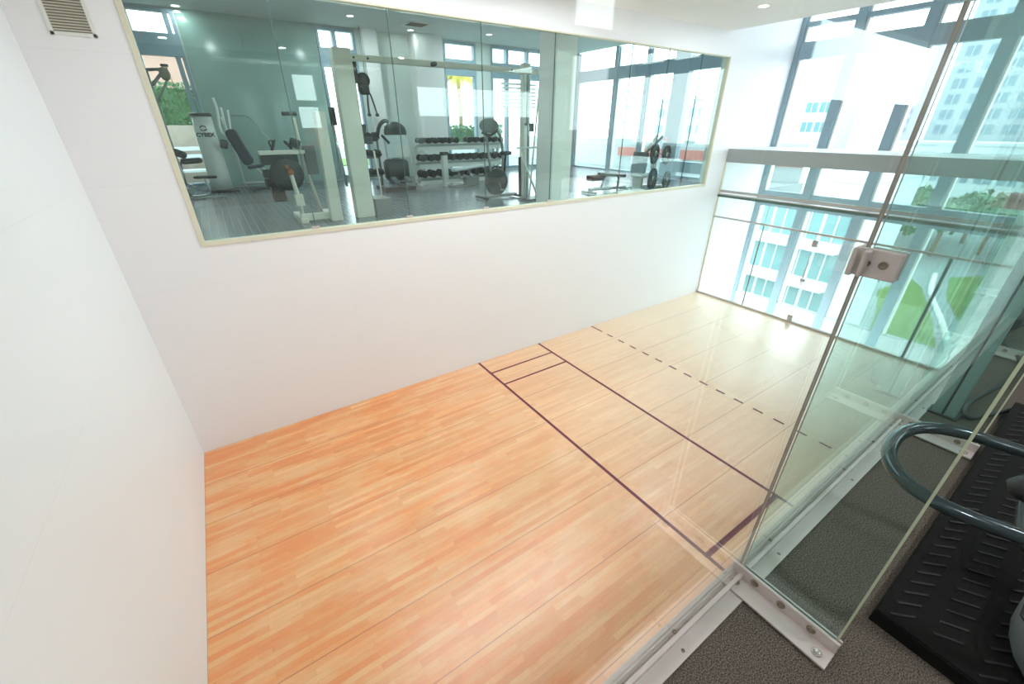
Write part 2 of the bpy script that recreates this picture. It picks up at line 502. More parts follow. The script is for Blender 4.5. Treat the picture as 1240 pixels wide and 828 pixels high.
# gallery slab and carpet
g = MB(); g.box(-1.8, 13.55, -8.6, -6.0, 2.5, MZ)
struct(g.build('floor_gallery', M['carpet']), 'speckled brown grey carpet of the viewing gallery', 'floor')
g = MB().box(-0.05, FX, 0.14, GY, 2.5, MZ).build('floor_gym', M['gymfloor']); struct(g, 'dark rubber tile floor of the gym', 'floor')

# gallery rear wall with two daylight windows
rw = MB()
zs = [(2.5, 3.62), (4.70, 4.86), (5.5, CEIL)]
rw.box(-1.8, 3.69, -8.7, -8.5, 2.5, CEIL)
for a, b_ in zs: rw.box(3.69, 4.27, -8.7, -8.5, a, b_)
rw.box(4.27, 7.4, -8.7, -8.5, 2.5, CEIL)
rw.box(7.4, 12.2, -8.7, -8.5, 2.5, 4.5)
rw.box(7.4, 12.2, -8.7, -8.5, 5.35, CEIL)
rw.box(12.2, FX, -8.7, -8.5, 2.5, GCEIL + 0.3)
struct(rw.build('wall_gallery', M['gallery']), 'grey rear wall of the gallery', 'wall')
w = MB().box(-2.0, -1.8, -8.7, -5.9, 2.5, CEIL).build('wall_gallery_end', M['gallery']); struct(w, 'grey end wall of the gallery', 'wall')

# gym walls
gb = MB()
def solid(x0, x1): gb.box(x0, x1, GY, GY + 0.2, 2.5, GCEIL)
solid(-0.2, 0.42); solid(1.32, 4.40); solid(5.42, 8.15); solid(9.3, 9.9); solid(12.6, FX)
for x0, x1 in ((0.42, 1.32), (4.4, 5.42), (8.15, 9.3), (9.9, 12.6)):
    gb.box(x0, x1, GY, GY + 0.2, 2.5, 2.78)
    gb.box(x0, x1, GY, GY + 0.2, 6.56, GCEIL)
struct(gb.build('wall_gym_far', M['gymwall']), 'pale far wall of the gym between its tall windows', 'wall')
w = MB().box(1.36, 4.36, GY - 0.03, GY, 2.74, GCEIL).build('trim_1', M['gymglaze']); struct(w, 'glossy back painted wall panels', 'wall panel')
w = MB().box(7.0, 7.9, GY - 0.5, GY, 2.7, GCEIL).box(5.55, 5.95, GY - 0.35, GY, 2.7, GCEIL).build('wall_gym_pier', M['plain']); struct(w, 'white piers at the far wall of the gym', 'pier')
w = MB().box(-0.2, 0, 0.14, GY, 2.5, GCEIL).build('wall_gym_left', M['gymwall']); struct(w, 'gym side wall', 'wall')
w = MB().box(6.62, 7.08, 0.45, 0.95, MZ, GCEIL).build('wall_gym_column', M['plain']); struct(w, 'square white column just behind the gym window', 'column')

# gym windows in the far wall: frame parts and a pane each
def gym_window(n, x0, x1, mulls=()):
    r = empty('window_%d' % n, (0, 0, 0)); struct(r, None, None)
    f = MB()
    for x in (x0 + 0.03, x1 - 0.03): f.box(x - 0.035, x + 0.035, GY - 0.04, GY + 0.14, 2.78, 6.56)
    f.box(x0, x1, GY - 0.06, GY + 0.14, 5.66, 6.10)
    f.box(x0, x1, GY - 0.03, GY + 0.14, 2.78, 2.86)
    f.box(x0, x1, GY - 0.03, GY + 0.14, 6.5, 6.58)
    for x in mulls: f.box(x - 0.05, x + 0.05, GY - 0.04, GY + 0.14, 2.78, 6.56)
    f.build('window_frame', M['mull'], r)
    MB().box(x0, x1, GY + 0.08, GY + 0.09, 2.8, 6.56).build('pane', M['glass_facade'], r)
    return r
gym_window(1, 0.42, 1.32, (1.17,))
gym_window(2, 4.4, 5.42, (4.86,))
gym_window(3, 8.15, 9.3)
w4 = gym_window(4, 9.9, 12.6, (10.55, 11.4))
bl = MB()
for k in range(7): bl.obox((11.0, GY - 0.08, 4.82 + k * 0.115), (1.5, 0.09, 0.05), (0.35, 0, 0))
bl.build('blind_slats', M['white'], w4)

# curtain wall on plane x = FX, court side (y<0) and gym side (y>0)
cwl = empty('window_5'); struct(cwl)
ys = [-1.22, -2.47, -3.70]
def mullion(y, w, z0, z1, parent, d=0.24):
    MB().box(FX, FX + d, y - w / 2, y + w / 2, z0, z1).box(FX + 0.06, FX + d - 0.02, y - w / 2 - 0.055, y - w / 2 - 0.015, z0, z1, 1).box(FX + 0.06, FX + d - 0.02, y - w / 2 - 0.015, y - w / 2, z0, z1).build('mullion', [M['mull'], M['white']], parent)
mullion(-0.05, 0.10, -3, GCEIL + 0.1, cwl)
for y in ys: mullion(y, 0.19, -3, GCEIL + 0.1, cwl)
for z0, z1 in ((5.62, 5.97), (6.27, 6.36), (2.22, 2.62)):
    MB().box(FX + 0.02, FX + 0.2, -4.95, 0, z0, z1).build('transom', M['mull'], cwl)
MB().box(FX + 0.03, FX + 0.22, -4.95, 0, -3.0, -0.35).build('spandrel', M['extwhite'], cwl)
prev = 0.0
for y in ys + [-4.95]:
    MB().box(FX + 0.13, FX + 0.145, y, prev, -0.35, GCEIL + 0.1).build('pane', M['glass_facade'], cwl); prev = y
w = MB().box(FX, FX + 0.3, -8.7, -4.95, -3, GCEIL + 0.3).build('wall_right', M['plain']); struct(w, 'solid pale wall beside the curtain wall', 'wall')

cg = empty('window_6'); struct(cg)
MB().box(FX, FX + 0.24, 2.92, 3.46, 2.5, GCEIL).build('mullion', M['mull'], cg)
for y in (4.50, 5.9, 7.9): mullion(y, 0.14, 2.5, GCEIL, cg)
for z0, z1, y0, y1 in ((5.66, 6.02, 1.9, GY), (2.86, 3.18, 1.9, 2.95), (2.5, 2.75, 1.9, GY)):
    MB().box(FX + 0.02, FX + 0.2, y0, y1, z0, z1).build('transom', M['mull'], cg)
for y0, y1 in ((1.9, 2.92), (3.46, 4.5), (4.5, 5.9), (5.9, GY)):
    MB().box(FX + 0.13, FX + 0.145, y0, y1, 2.7, GCEIL).build('pane', M['glass_facade'], cg)
w = MB().box(FX, FX + 0.3, 0, 1.9, -3, GCEIL + 0.3).box(FX, FX + 0.3, GY, GY + 0.2, 2.5, GCEIL).build('wall_gym_right', M['gymwall']); struct(w, 'solid end wall of the gym', 'wall')

# bulkhead between the back glass wall and the curtain wall
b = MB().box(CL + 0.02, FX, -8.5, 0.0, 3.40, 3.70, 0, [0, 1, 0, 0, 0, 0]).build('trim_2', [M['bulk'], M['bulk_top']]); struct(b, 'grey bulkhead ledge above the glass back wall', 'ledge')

# gym viewing window: frame and panes
gw = empty('window_7'); struct(gw, None, None)
f = MB()
f.box(GX0, GX0 + 0.055, -0.012, 0.10, GZ0, GZ1)
f.box(GX1 - 0.035, GX1, -0.012, 0.10, GZ0, GZ1)
f.box(GX0 + 0.055, GX1 - 0.035, -0.012, 0.10, GZ0, GZ0 + 0.055)
f.box(GX0 + 0.055, GX1 - 0.035, -0.006, 0.10, GZ1 - 0.02, GZ1)
f.build('window_frame', M['cream'], gw, bevel=0.004)
js = [GX0 + 0.03, 2.14, 3.50, 4.87, 6.24, 8.04, 9.08, 10.14, GX1 - 0.02]
for a, b_ in zip(js[:-1], js[1:]):
    MB().box(a + 0.004, b_ - 0.004, 0.03, 0.042, GZ0 + 0.02, GZ1 - 0.01, 0, [1, 1, 0, 1, 0, 1]).build('pane', [M['glass_gym'], M['gedge']], gw)
clips = MB()
for x in js[1:-1]:
    clips.box(x - 0.004, x + 0.004, 0.028, 0.044, GZ0 + 0.05, GZ1 - 0.02, 0)
clips.build('joint_seal', M['gedge'], gw)
for x in js[1:5]:
    MB().box(x - 0.05, x + 0.05, 0.02, 0.055, GZ0 + 0.05, GZ0 + 0.09).build('glass_clip', M['alu_w'], gw)

# back glass wall of the court
bw = empty('window_8'); struct(bw, None, None)
gx = CL
def bpane(y0, y1, z0, z1, name='pane'):
    return MB().box(gx, gx + 0.012, y0, y1, z0, z1, 0, [1, 1, 1, 0, 1, 0]).build(name, [M['glass_back'], M['gedge']], bw)
for y0, y1 in ((-1.32, -0.03), (-2.465, -1.325), (-4.66, -3.64), (-6.0, -4.665)): bpane(y0 + .003, y1 - .003, 0.04, 2.09)
for y0, y1 in ((-1.32, -0.03), (-2.97, -1.325), (-4.66, -2.975), (-6.0, -4.665)): bpane(y0 + .003, y1 - .003, 2.12, 2.60)
for y0, y1 in ((-2.97, -0.03), (-6.0, -2.975)): bpane(y0 + .003, y1 - .003, 2.75, 3.40)
MB().box(gx - 0.02, gx + 0.04, -6.05, -0.0, 0, 0.045).build('base_channel', M['alu'], bw)
MB().box(gx - 0.02, gx + 0.035, -6.05, -0.0, 2.085, 2.125).build('rail', M['alu'], bw)
MB().box(gx - 0.015, gx + 0.05, -6.05, 0, 2.59, 2.65, 0).box(gx - 0.03, gx + 0.10, -6.05, 0, 2.65, 2.67, 1).box(gx, gx + 0.05, -6.05, 0, 2.70, 2.76, 1).build('header_rail', [M['gedge'], M['alu']], bw)
MB().box(gx - 0.01, gx + 0.03, -0.035, 0.0, 0, 3.4).build('side_channel', M['cream'], bw)
MB().box(gx - 0.01, gx + 0.05, -4.685, -4.64, 0, 2.09).build('post', M['dark'], bw)
for y in (-1.32,):
    MB().box(gx - 0.006, gx + 0.018, y - 0.008, y + 0.008, 0.04, 2.09).build('joint_seal', M['bolt'], bw)
dr = empty('door_1', (CL, -2.475, 0)); struct(dr)
MB().box(0, 0.012, -1.155, 0, 0.05, 2.075, 0, [1, 1, 1, 0, 1, 0]).build('door_leaf', [M['glass_back'], M['gedge']], dr)
for z in (0.08, 1.85):
    h = MB().box(-0.02, 0.032, -0.07, 0.04, z - 0.03, z + 0.11); h.build('hinge', M['steel'], dr, bevel=0.004)
hd = MB().tube([(-0.05, -0.03, 0.95), (-0.07, -0.03, 1.0), (-0.07, -0.03, 1.45), (-0.05, -0.03, 1.5)], 0.012).cyl((-0.07, -0.03, 1.02), (0.0, -0.03, 1.02), 0.008).cyl((-0.07, -0.03, 1.43), (0, -0.03, 1.43), 0.008)
hd.build('door_handle', M['steel'], dr)
MB().box(-0.02, 0.032, -0.06, 0.03, 1.02, 1.09).build('door_lock', M['steel'], dr)

# ================================================================== GALLERY GLASS WALL
GWY = -5.93
FINX = [2.41, 4.02, 5.63, 7.24, 8.85, 10.46]
ngw = empty('window_9'); struct(ngw)
ex = [-1.8] + FINX + [CL]
for i, (a, b_) in enumerate(zip(ex[:-1], ex[1:])):
    MB().box(a + 0.001, b_ - 0.001, GWY - 0.005, GWY + 0.005, MZ - 0.05, CEIL, 0, [1, 1, 0, 1 if i == 0 else 0, 0, 0]).build('pane', [M['glass_clear'] if i == 0 else M['glass_court'], M['gedge_dark']], ngw)
ch = MB()
ch.box(-1.8, CL, -6.0, -5.905, MZ - 0.02, MZ + 0.006)
ch.box(-1.8, CL, -5.955, -5.942, MZ, MZ + 0.03)
ch.box(-1.8, CL, -5.918, -5.905, MZ - 0.2, MZ + 0.03)
for x in (2.02, 2.62, 3.3, 3.65, 4.3, 5.0, 6.2):
    ch.lathe((x, -5.935, MZ + 0.03), [(0.007, 0), (0.007, 0.003), (0.004, 0.005)], 10, 1)
    ch.lathe((x - 0.01, -5.98, MZ + 0.006), [(0.006, 0), (0.006, 0.002), (0.003, 0.003)], 10, 1)
ch.build('base_channel', [M['alu_w'], M['bolt']], ngw)

def bolt(p, axis, r, parent, m='bolt', name='bolt'):
    """countersunk cap bolt, axis 'x-' or 'z+' """
    mb = MB()
    rot = {'z+': (0, 0, 0), 'x-': (0, -PI / 2, 0), 'x+': (0, PI / 2, 0)}[axis]
    mb.lathe((0, 0, 0), [(r, 0), (r, r * 0.22), (r * 0.86, r * 0.38), (r * 0.62, r * 0.38), (r * 0.55, r * 0.12), (r * 0.3, r * 0.12)], 20, 0, rot)
    return mb.build(name, M[m], parent, p)

def glass_fin(x, label):
    r = empty('glass_fin', (x, GWY, MZ))
    tag(r, label, 'glass fin', 'glass fins bracing the gallery glass wall')
    # pane: bright band of the outer edge is put into pale chamfer faces
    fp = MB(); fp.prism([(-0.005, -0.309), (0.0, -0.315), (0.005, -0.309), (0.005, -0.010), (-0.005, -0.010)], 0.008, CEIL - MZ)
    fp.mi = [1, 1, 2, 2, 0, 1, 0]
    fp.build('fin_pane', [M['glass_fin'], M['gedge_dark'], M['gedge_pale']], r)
    br = MB()
    for s, w_ in ((-1, 0.085), (1, 0.035)):
        x0, x1 = (-0.0075 - 0.012, -0.0075) if s < 0 else (0.0075, 0.0075 + 0.008)
        br.box(x0, x1, -0.325, 0.018 if s < 0 else -0.012, 0.0, 0.06 if s < 0 else 0.05)
        if s < 0: br.box(x0 - w_ + 0.012, x0 + 0.001, -0.325, 0.012, 0.0065, 0.016)
        else: br.box(x1 - 0.001, x1 + w_ - 0.008, -0.325, -0.012, 0.0065, 0.014)
    b_ = br.build('base_bracket', M['alu_w'], r, bevel=0.0025)
    for yy in (-0.065, -0.155, -0.25):
        bolt((-0.0195, yy, 0.036), 'x-', 0.0135, b_)
    bolt((-0.055, -0.02, 0.016), 'z+', 0.0135, b_)
    bolt((-0.062, -0.29, 0.016), 'z+', 0.0145, b_, 'boltcap')
    for zz in (1.20,):
        pt = MB()
        pt.box(-0.018, -0.0065, -0.075, 0.008, zz - 0.035, zz + 0.032)
        pt.box(0.0065, 0.018, -0.075, -0.008, zz - 0.035, zz + 0.032)
        pt.box(-0.045, -0.009, -0.016, -0.0065, zz - 0.032, zz + 0.03)
        pt.box(-0.035, 0.035, 0.0065, 0.018, zz - 0.035, zz + 0.032)
        p_ = pt.build('patch_fitting', M['alu_w'], r, bevel=0.003)
        bolt((-0.018, -0.012, zz), 'x-', 0.0095, p_)
        bolt((-0.018, -0.045, zz), 'x-', 0.0095, p_)
    return r
glass_fin(FINX[0], 'clear upright glass fin nearest the camera, its steel foot bracket fully in view')
f2 = glass_fin(FINX[1], 'second glass fin standing just beyond the dark curved handlebar')
f3 = glass_fin(FINX[2], 'third glass fin, beyond the grey post, its foot bracket crossed by a cable')
for x, l in zip(FINX[3:], ('fourth glass fin at the right edge, beyond the cables',)):
    glass_fin(x, l)

# ================================================================== LIGHTS IN THE CEILINGS
def downlight(x, y, z, label, grp, watt):
    r = empty('ceiling_downlight', (x, y, z)); tag(r, label, 'ceiling light', grp)
    MB().lathe((0, 0, 0), [(0.075, -0.004), (0.11, -0.006), (0.115, 0.0), (0.11, 0.002), (0.075, 0.002)], 28).build('trim_ring', M['white'], r)
    MB().lathe((0, 0, 0), [(0.074, -0.009), (0.074, 0.001)], 28).build('lamp_diffuser', M['lamp'], r)
    ld = bpy.data.lights.new('lamp', 'AREA'); ld.shape = 'DISK'; ld.size = 0.14; ld.energy = watt; ld.color = (0.90, 0.96, 1.0)
    lo = bpy.data.objects.new('lamp', ld); C.objects.link(lo); lo.parent = r; lo.location = (0, 0, -0.02)
    return r
downlight(9.43, -1.44, CEIL, 'round recessed ceiling light over the far end of the court', 'court ceiling lights', COURT_LAMP_W)
def fill_panel(x, y, label):  # out-of-view fill light added to brighten the court walls
    r = empty('added_light_panel', (x, y, CEIL)); tag(r, label, 'ceiling light', 'added fill light panels over the court')
    f = MB(); X, Y = 1.25, 0.65
    f.box(-X, X, -Y, -Y + 0.05, -0.03, 0).box(-X, X, Y - 0.05, Y, -0.03, 0).box(-X, -X + 0.05, -Y + 0.05, Y - 0.05, -0.03, 0).box(X - 0.05, X, -Y + 0.05, Y - 0.05, -0.03, 0)
    f.build('fill_panel_frame', M['white'], r)
    ld = bpy.data.lights.new('lamp', 'AREA'); ld.shape = 'RECTANGLE'; ld.size = 2.4; ld.size_y = 1.2; ld.energy = FILL_PANEL_W; ld.color = (0.90, 0.96, 1.0)
    lo = bpy.data.objects.new('lamp', ld); C.objects.link(lo); lo.parent = r; lo.location = (0, 0, -0.012)
for x, y, l in ((3.1, -1.5, 'front end of the court'), (5.6, -1.5, 'short line')):
    fill_panel(x, y, 'large flat fill light panel added out of view over the %s' % l)
for x, y in ((1.0, -7.3), (3.4, -7.3), (6.5, -7.3)):  # unseen lamps added to brighten the gallery
    downlight(x, y, CEIL, 'round fill light added in the gallery ceiling above the %s' % {1.0: 'camera', 3.4: 'rubber platform', 6.5: 'far end of the cables'}[x], 'added gallery fill lights', 18)
GL = [(1.5, 6.9, 'leftmost round gym ceiling light, nearest the corner window'),
      (1.42, 7.7, 'small round gym ceiling light by the far wall, at left'),
      (4.95, 6.5, 'round gym ceiling light before the white posts'),
      (6.83, 7.3, 'round gym ceiling light in front of the wall pier'),
      (9.0, 6.6, 'round gym ceiling light above the dumbbell rack'),
      (11.6, 7.2, 'round gym ceiling light right of centre by the blinds')]
for x, y, l in GL: downlight(x, y, GCEIL, l, 'gym ceiling lights', GYM_LAMP_W if y < 6.8 else 4.0)
for x, y in ((2.2, 2.4), (5.0, 2.4), (8.8, 2.4), (11.5, 2.4)):
    downlight(x, y, GCEIL, 'round gym ceiling light close to the viewing window, above the %s' % {2.2: 'leg curl machine', 5.0: 'cable crossover beam', 8.8: 'squat stand', 11.5: 'plate loaded machine'}[x], 'gym ceiling lights', GYM_LAMP_W * 0.5)

def ceiling_vent(x, y, label):
    r = empty('ceiling_vent', (x, y, GCEIL)); tag(r, label, 'air vent')
    f = MB(); s = 0.3
    f.box(-s, s, -s, -s + 0.05, -0.015, 0).box(-s, s, s - 0.05, s, -0.015, 0).box(-s, -s + 0.05, -s, s, -0.015, 0).box(s - 0.05, s, -s, s, -0.015, 0)
    f.build('vent_frame', M['white'], r)
    g_ = MB()
    for k in range(6): g_.obox((0, -0.2 + k * 0.08, -0.008), (0.5, 0.05, 0.006), (0.5, 0, 0))
    g_.build('louvre', M['grille_dark'], r)
ceiling_vent(4.77, 4.82, 'square louvred vent in the gym ceiling, nearer one')
ceiling_vent(6.67, 6.5, 'square louvred vent in the gym ceiling, farther one')

# wall vent grille top left (on the long wall)
vr = empty('wall_vent', (0.415, 0, 5.14)); tag(vr, 'white louvred air grille high on the white wall at top left', 'air vent')
f = MB(); X, Z = 0.165, 0.20
f.box(-X, X, -0.012, 0, -Z, -Z + 0.03).box(-X, X, -0.012, 0, Z - 0.03, Z).box(-X, -X + 0.03, -0.012, 0, -Z, Z).box(X - 0.03, X, -0.012, 0, -Z, Z)
f.build('vent_frame', M['white'], vr, bevel=0.002)
MB().box(-X + 0.02, X - 0.02, -0.002, 0, -Z + 0.02, Z - 0.02).build('backing', M['grille_dark'], vr)
g_ = MB()
for k in range(15): g_.obox((0, -0.007, -0.155 + k * 0.0222), (2 * X - 0.06, 0.011, 0.0035), (-0.6, 0, 0))
g_.build('louvre', M['cream'], vr)

# ================================================================== GALLERY THINGS
# elliptical trainer at the right edge: rubber deck, curved handlebar, housing, pedals
dk = empty('rubber_platform', (2.62, -6.27, MZ)); tag(dk, 'black ribbed rubber platform under the exercise machine at the lower right', 'platform mat')
rb = MB().prism([(0, 0), (0, -0.02), (-0.03, -1.25), (2.1, -1.25), (2.1, 0.0)], 0, 0.05).prism([(0.006, -0.006), (0.006, -0.02), (-0.024, -1.244), (2.094, -1.244), (2.094, -0.006)], 0.05, 0.055)
for c_ in range(11):
    yy = -0.06 - c_ * 0.105
    for k in range(32):
        xx = 0.05 + k * 0.064 + (0.032 if c_ % 2 else 0)
        if xx > 2.05: continue
        rb.obox((xx, yy, 0.0565), (0.072, 0.007, 0.005), (0, 0, -PI / 4 if c_ % 2 == 0 else -PI / 4 - 0.25), 1)
rb.build('deck', [M['mat'], M['rib']], dk)

et = empty('exercise_machine', (3.2, -6.62, MZ + 0.055)); tag(et, 'exercise machine with dark curved handlebar and silver housing at the right edge', 'exercise machine')
ORG = Vector((3.2, -6.62, MZ + 0.055))
def rel(p): return Vector(p) - ORG
loop = [(3.30, -6.85, 3.23), (3.24, -6.55, 3.215), (3.19, -6.35, 3.21), (3.165, -6.22, 3.21), (3.09, -6.115, 3.21), (2.96, -6.075, 3.21), (2.80, -6.09, 3.21),
        (2.70, -6.15, 3.21), (2.665, -6.24, 3.21), (2.68, -6.33, 3.21), (2.71, -6.42, 3.21), (2.76, -6.56, 3.215), (2.86, -6.85, 3.23)]
def smooth(pts, it=2):
    pts = [Vector(p) for p in pts]
    for _ in range(it):
        q = [pts[0]]
        for a, b_ in zip(pts[:-1], pts[1:]): q += [a * 0.75 + b_ * 0.25, a * 0.25 + b_ * 0.75]
        q.append(pts[-1]); pts = q
    return pts
MB().tube([rel(p) for p in smooth(loop)], 0.021, 14).build('handlebar', M['tube'], et)
hs = MB()
hs.loft([[Vector((-0.28 + sx * math.cos(2 * PI * k / 20), -0.06 + sy * math.sin(2 * PI * k / 20), z)) for k in range(20)] for z, sx, sy in
         ((0.0, 0.22, 0.12), (0.03, 0.26, 0.155), (0.12, 0.27, 0.165), (0.20, 0.24, 0.145), (0.26, 0.16, 0.10), (0.30, 0.06, 0.05))])
hs.build('housing', M['silver'], et)
MB().tube([(-0.1, -0.18, 0.2), (-0.12, -0.22, 0.45), (-0.1, -0.22, 0.48), (0.1, -0.22, 0.48)], 0.035).build('mast', M['tube'], et)
MB().tube([(-0.28, -0.1, 0.14), (-0.1, 0.05, 0.16), (0.1, 0.16, 0.18)], 0.02).build('pedal_arm', M['dark'], et)
MB().tube([(-0.53, 0.03, 0.17), (-0.4, 0.1, 0.155), (-0.1, 0.1, 0.155), (0.0, 0.03, 0.17)], 0.006, 6).build('trim_line', M['black'], et)
MB().pad((0.02, 0.12, 0.20), (0.34, 0.15, 0.07), (0, 0, 0.1), 0, 0.8, 5).build('pedal', M['black'], et)
MB().lathe((0.12, 0.2, 0.22), [(0.02, 0), (0.045, 0.01), (0.06, 0.04), (0.045, 0.07), (0.02, 0.08)], 16).build('knob', M['black'], et)

# grey upright post and cables at the right
po = empty('steel_post', (4.33, -6.06, MZ)); tag(po, 'upright grey green steel post standing on the carpet behind the glass', 'post')
MB().box(-0.035, 0.035, -0.05, 0.05, 0.0, 1.9).box(-0.037, 0.037, -0.006, 0.006, 0.01, 1.9, 1).build('shaft', [M['post'], M['dark']], po, bevel=0.004)
MB().box(-0.05, 0.05, -0.065, 0.065, 0, 0.012).build('base_plate', M['dark'], po)
cab = MB().tube(smooth([(6.6, -6.08, 2.72), (6.2, -6.02, 2.72), (5.91, -6.00, 2.72), (5.78, -6.09, 2.72), (5.49, -6.20, 2.72), (5.13, -6.20, 2.72), (4.8, -6.15, 2.72), (4.57, -6.115, 2.72), (4.39, -6.125, 2.72), (4.34, -6.16, 2.72), (4.45, -6.20, 2.72), (4.6, -6.25, 2.72), (4.72, -6.30, 2.735), (4.72, -6.36, 2.77)]), 0.013, 8).build('power_cable', M['black'])
tag(cab, 'thick black cable looping over the carpet at the foot of the grey post', 'cable')
cab = MB().tube(smooth([(6.9, -6.04, 2.72), (6.25, -6.03, 2.72), (5.7, -6.01, 2.716), (5.35, -6.02, 2.716), (5.19, -5.99, 2.716), (5.10, -5.975, 2.716), (4.95, -5.98, 2.716), (4.84, -6.02, 2.716)]), 0.008, 8).build('power_cable', M['black'])
tag(cab, 'thin black cable lying beside the base channel behind the grey post', 'cable')
plug = MB().lathe((5.85, -6.03, 2.82), [(0.015, 0), (0.03, 0.02), (0.035, 0.12), (0.03, 0.2), (0.012, 0.26)], 12, 0, (0.1, 0.9, 0)).tube([(5.86, -6.03, 2.825), (5.7, -6.02, 2.75), (5.5, -6.04, 2.72)], 0.010, 8).build('cable_plug', M['black'])
tag(plug, 'black plug and lead hanging at the right edge above the cables', 'plug')

# ================================================================== GYM THINGS (origin z = MZ)
def G(name, x, y, label, cat, group=None, rz=0): return tag(empty(name, (x, y, MZ), rz), label, cat, group)

# 1 cylindrical tower machine
t = G('weight_tower', 1.26, 7.3, 'tall white cylindrical weight tower with dark cap and round logo', 'exercise machine')
MB().lathe((0, 0, 0), [(0.235, 0.06), (0.235, 0.5), (0.22, 1.2), (0.205, 1.72)], 32).build('tower_shroud', M['white'], t)
MB().lathe((0, 0, 0), [(0.215, 1.70), (0.235, 1.72), (0.235, 1.755), (0.19, 1.78)], 32).build('cap', M['dark'], t)
lg = MB()
for a0, a1 in ((20, 170), (200, 350)):
    pts = []
    for k in range(9):
        a = math.radians(a0 + (a1 - a0) * k / 8)
        ang = -PI / 2 - 0.12 + 0.065 / 0.215 * math.cos(a)
        pts.append((0.213 * math.cos(ang), 0.213 * math.sin(ang), 1.45 + 0.05 * math.sin(a)))
    lg.tube(pts, 0.011, 6)
lg.build('logo', M['logo'], t)
tx = bpy.data.curves.new('lettering', 'FONT'); tx.body = 'CYBEX'; tx.size = 0.12; tx.extrude = 0.012; tx.offset = 0.004; tx.align_x = 'CENTER'
to = bpy.data.objects.new('lettering', tx); dg = None
C.objects.link(to)
bpy.context.view_layer.update()
me = bpy.data.meshes.new_from_object(to.evaluated_get(bpy.context.evaluated_depsgraph_get()))
bpy.data.objects.remove(to)
me.materials.clear(); me.materials.append(M['logo'])
to = bpy.data.objects.new('lettering', me); C.objects.link(to); to.parent = t
to.location = (-0.02, -0.212, 1.27); to.rotation_euler = (PI / 2, 0, 0)
MB().tube([(-0.3, -0.25, 0.03), (0.35, -0.28, 0.03)], 0.03, 8).tube([(0.0, -0.25, 0.03), (0.05, 0.2, 0.03)], 0.03, 8).lathe((0, 0, 0), [(0.26, 0), (0.26, 0.06)], 24).build('base', M['dark'], t)

# 2 chest press
t = G('chest_press_machine', 1.98, 7.05, 'white chest press machine with a navy reclined back pad', 'exercise machine')
MB().tube(smooth([(-0.36, 0.35, 2.1), (-0.34, 0.3, 1.85), (-0.42, 0.2, 1.4), (-0.3, 0.15, 1.25)], 1), 0.03, 8).tube([(-0.25, 0.35, 1.9), (-0.28, 0.2, 1.35)], 0.022, 8).tube([(-0.12, 0.35, 1.85), (-0.2, 0.2, 1.3), (-0.28, 0.12, 1.1)], 0.022, 8).build('lever_arm', M['white'], t)
MB().tube([(-0.2, 0.3, 0.1), (-0.22, 0.3, 1.1), (-0.3, 0.3, 1.7)], 0.03, 8).tube([(-0.25, 0.3, 0.16), (0.45, 0.25, 0.16)], 0.03, 8).tube([(0.45, 0.25, 0.12), (0.1, 0.2, 0.6)], 0.025, 8).tube([(0.6, 0.2, 0.05), (0.25, 0.15, 0.6)], 0.025, 8).tube([(0.3, 0.3, 0.2), (0.6, 0.1, 0.04)], 0.02, 8).build('frame', M['white'], t)
MB().tube(smooth([(-0.25, 0.4, 1.72), (0.2, 0.4, 1.74), (0.34, 0.38, 1.66), (0.62, 0.2, 1.2)], 1), 0.012, 8).build('guide_bar', M['steel'], t)
MB().pad((-0.10, 0.08, 1.02), (0.27, 0.85, 0.09), (PI / 2 - 0.15, -0.30, 0), 0, 0.75, 6).build('back_pad', M['navy'], t)
MB().pad((0.14, -0.02, 0.575), (0.40, 0.34, 0.07), (0, -0.12, 0), 0, 0.6, 5).build('seat', M['navy'], t)
for dx in (0, 0.08): MB().tube([(0.58 + dx, -0.1, 1.02), (0.56 + dx, -0.1, 1.15), (0.64 + dx, -0.05, 1.17)], 0.022, 8).build('handle', M['black'], t)
MB().pad((-0.42, 0.0, 1.1), (0.16, 0.12, 0.2), (0, 0.3, 0), 0, 0.5, 4).build('pivot_cover', M['dark'], t)
MB().box(-0.12, 0.7, 0.0, 0.06, 0, 0.05).box(0.55, 0.62, -0.3, 0.35, 0, 0.05).box(-0.1, -0.03, -0.3, 0.35, 0, 0.05).build('base', M['dark'], t)

# 3 leg machine partly cut by window edge
t = G('leg_extension_bench', 0.82, 6.2, 'low leg bench with dark pads beside the left window edge', 'exercise machine')
MB().pad((0.0, 0.0, 0.80), (0.42, 0.26, 0.11), (0, -0.05, 0), 0, 0.6, 4).build('upper_pad', M['black'], t)
MB().pad((0.16, 0.0, 0.45), (0.46, 0.26, 0.055), (0, 0.02, 0), 0, 0.6, 4).build('seat', M['black'], t)
MB().cyl((-0.22, -0.1, 0.98), (-0.12, 0.12, 0.92), 0.08).build('roller', M['black'], t)
MB().tube(smooth([(0.13, 0, 0.44), (0.18, 0, 0.15), (0.14, 0, 0.05), (-0.3, 0, 0.04)], 2), 0.025, 8).tube([(-0.32, 0.05, 0.38), (0.14, 0, 0.12)], 0.02, 8).tube([(-0.25, 0, 0.3), (-0.22, 0, 0.78)], 0.025, 8).tube([(-0.35, -0.2, 0.03), (0.45, -0.2, 0.03)], 0.02, 8).tube([(-0.3, 0.05, 0.4), (-0.22, 0.05, 0.05)], 0.02, 8).build('frame', M['steel'], t)

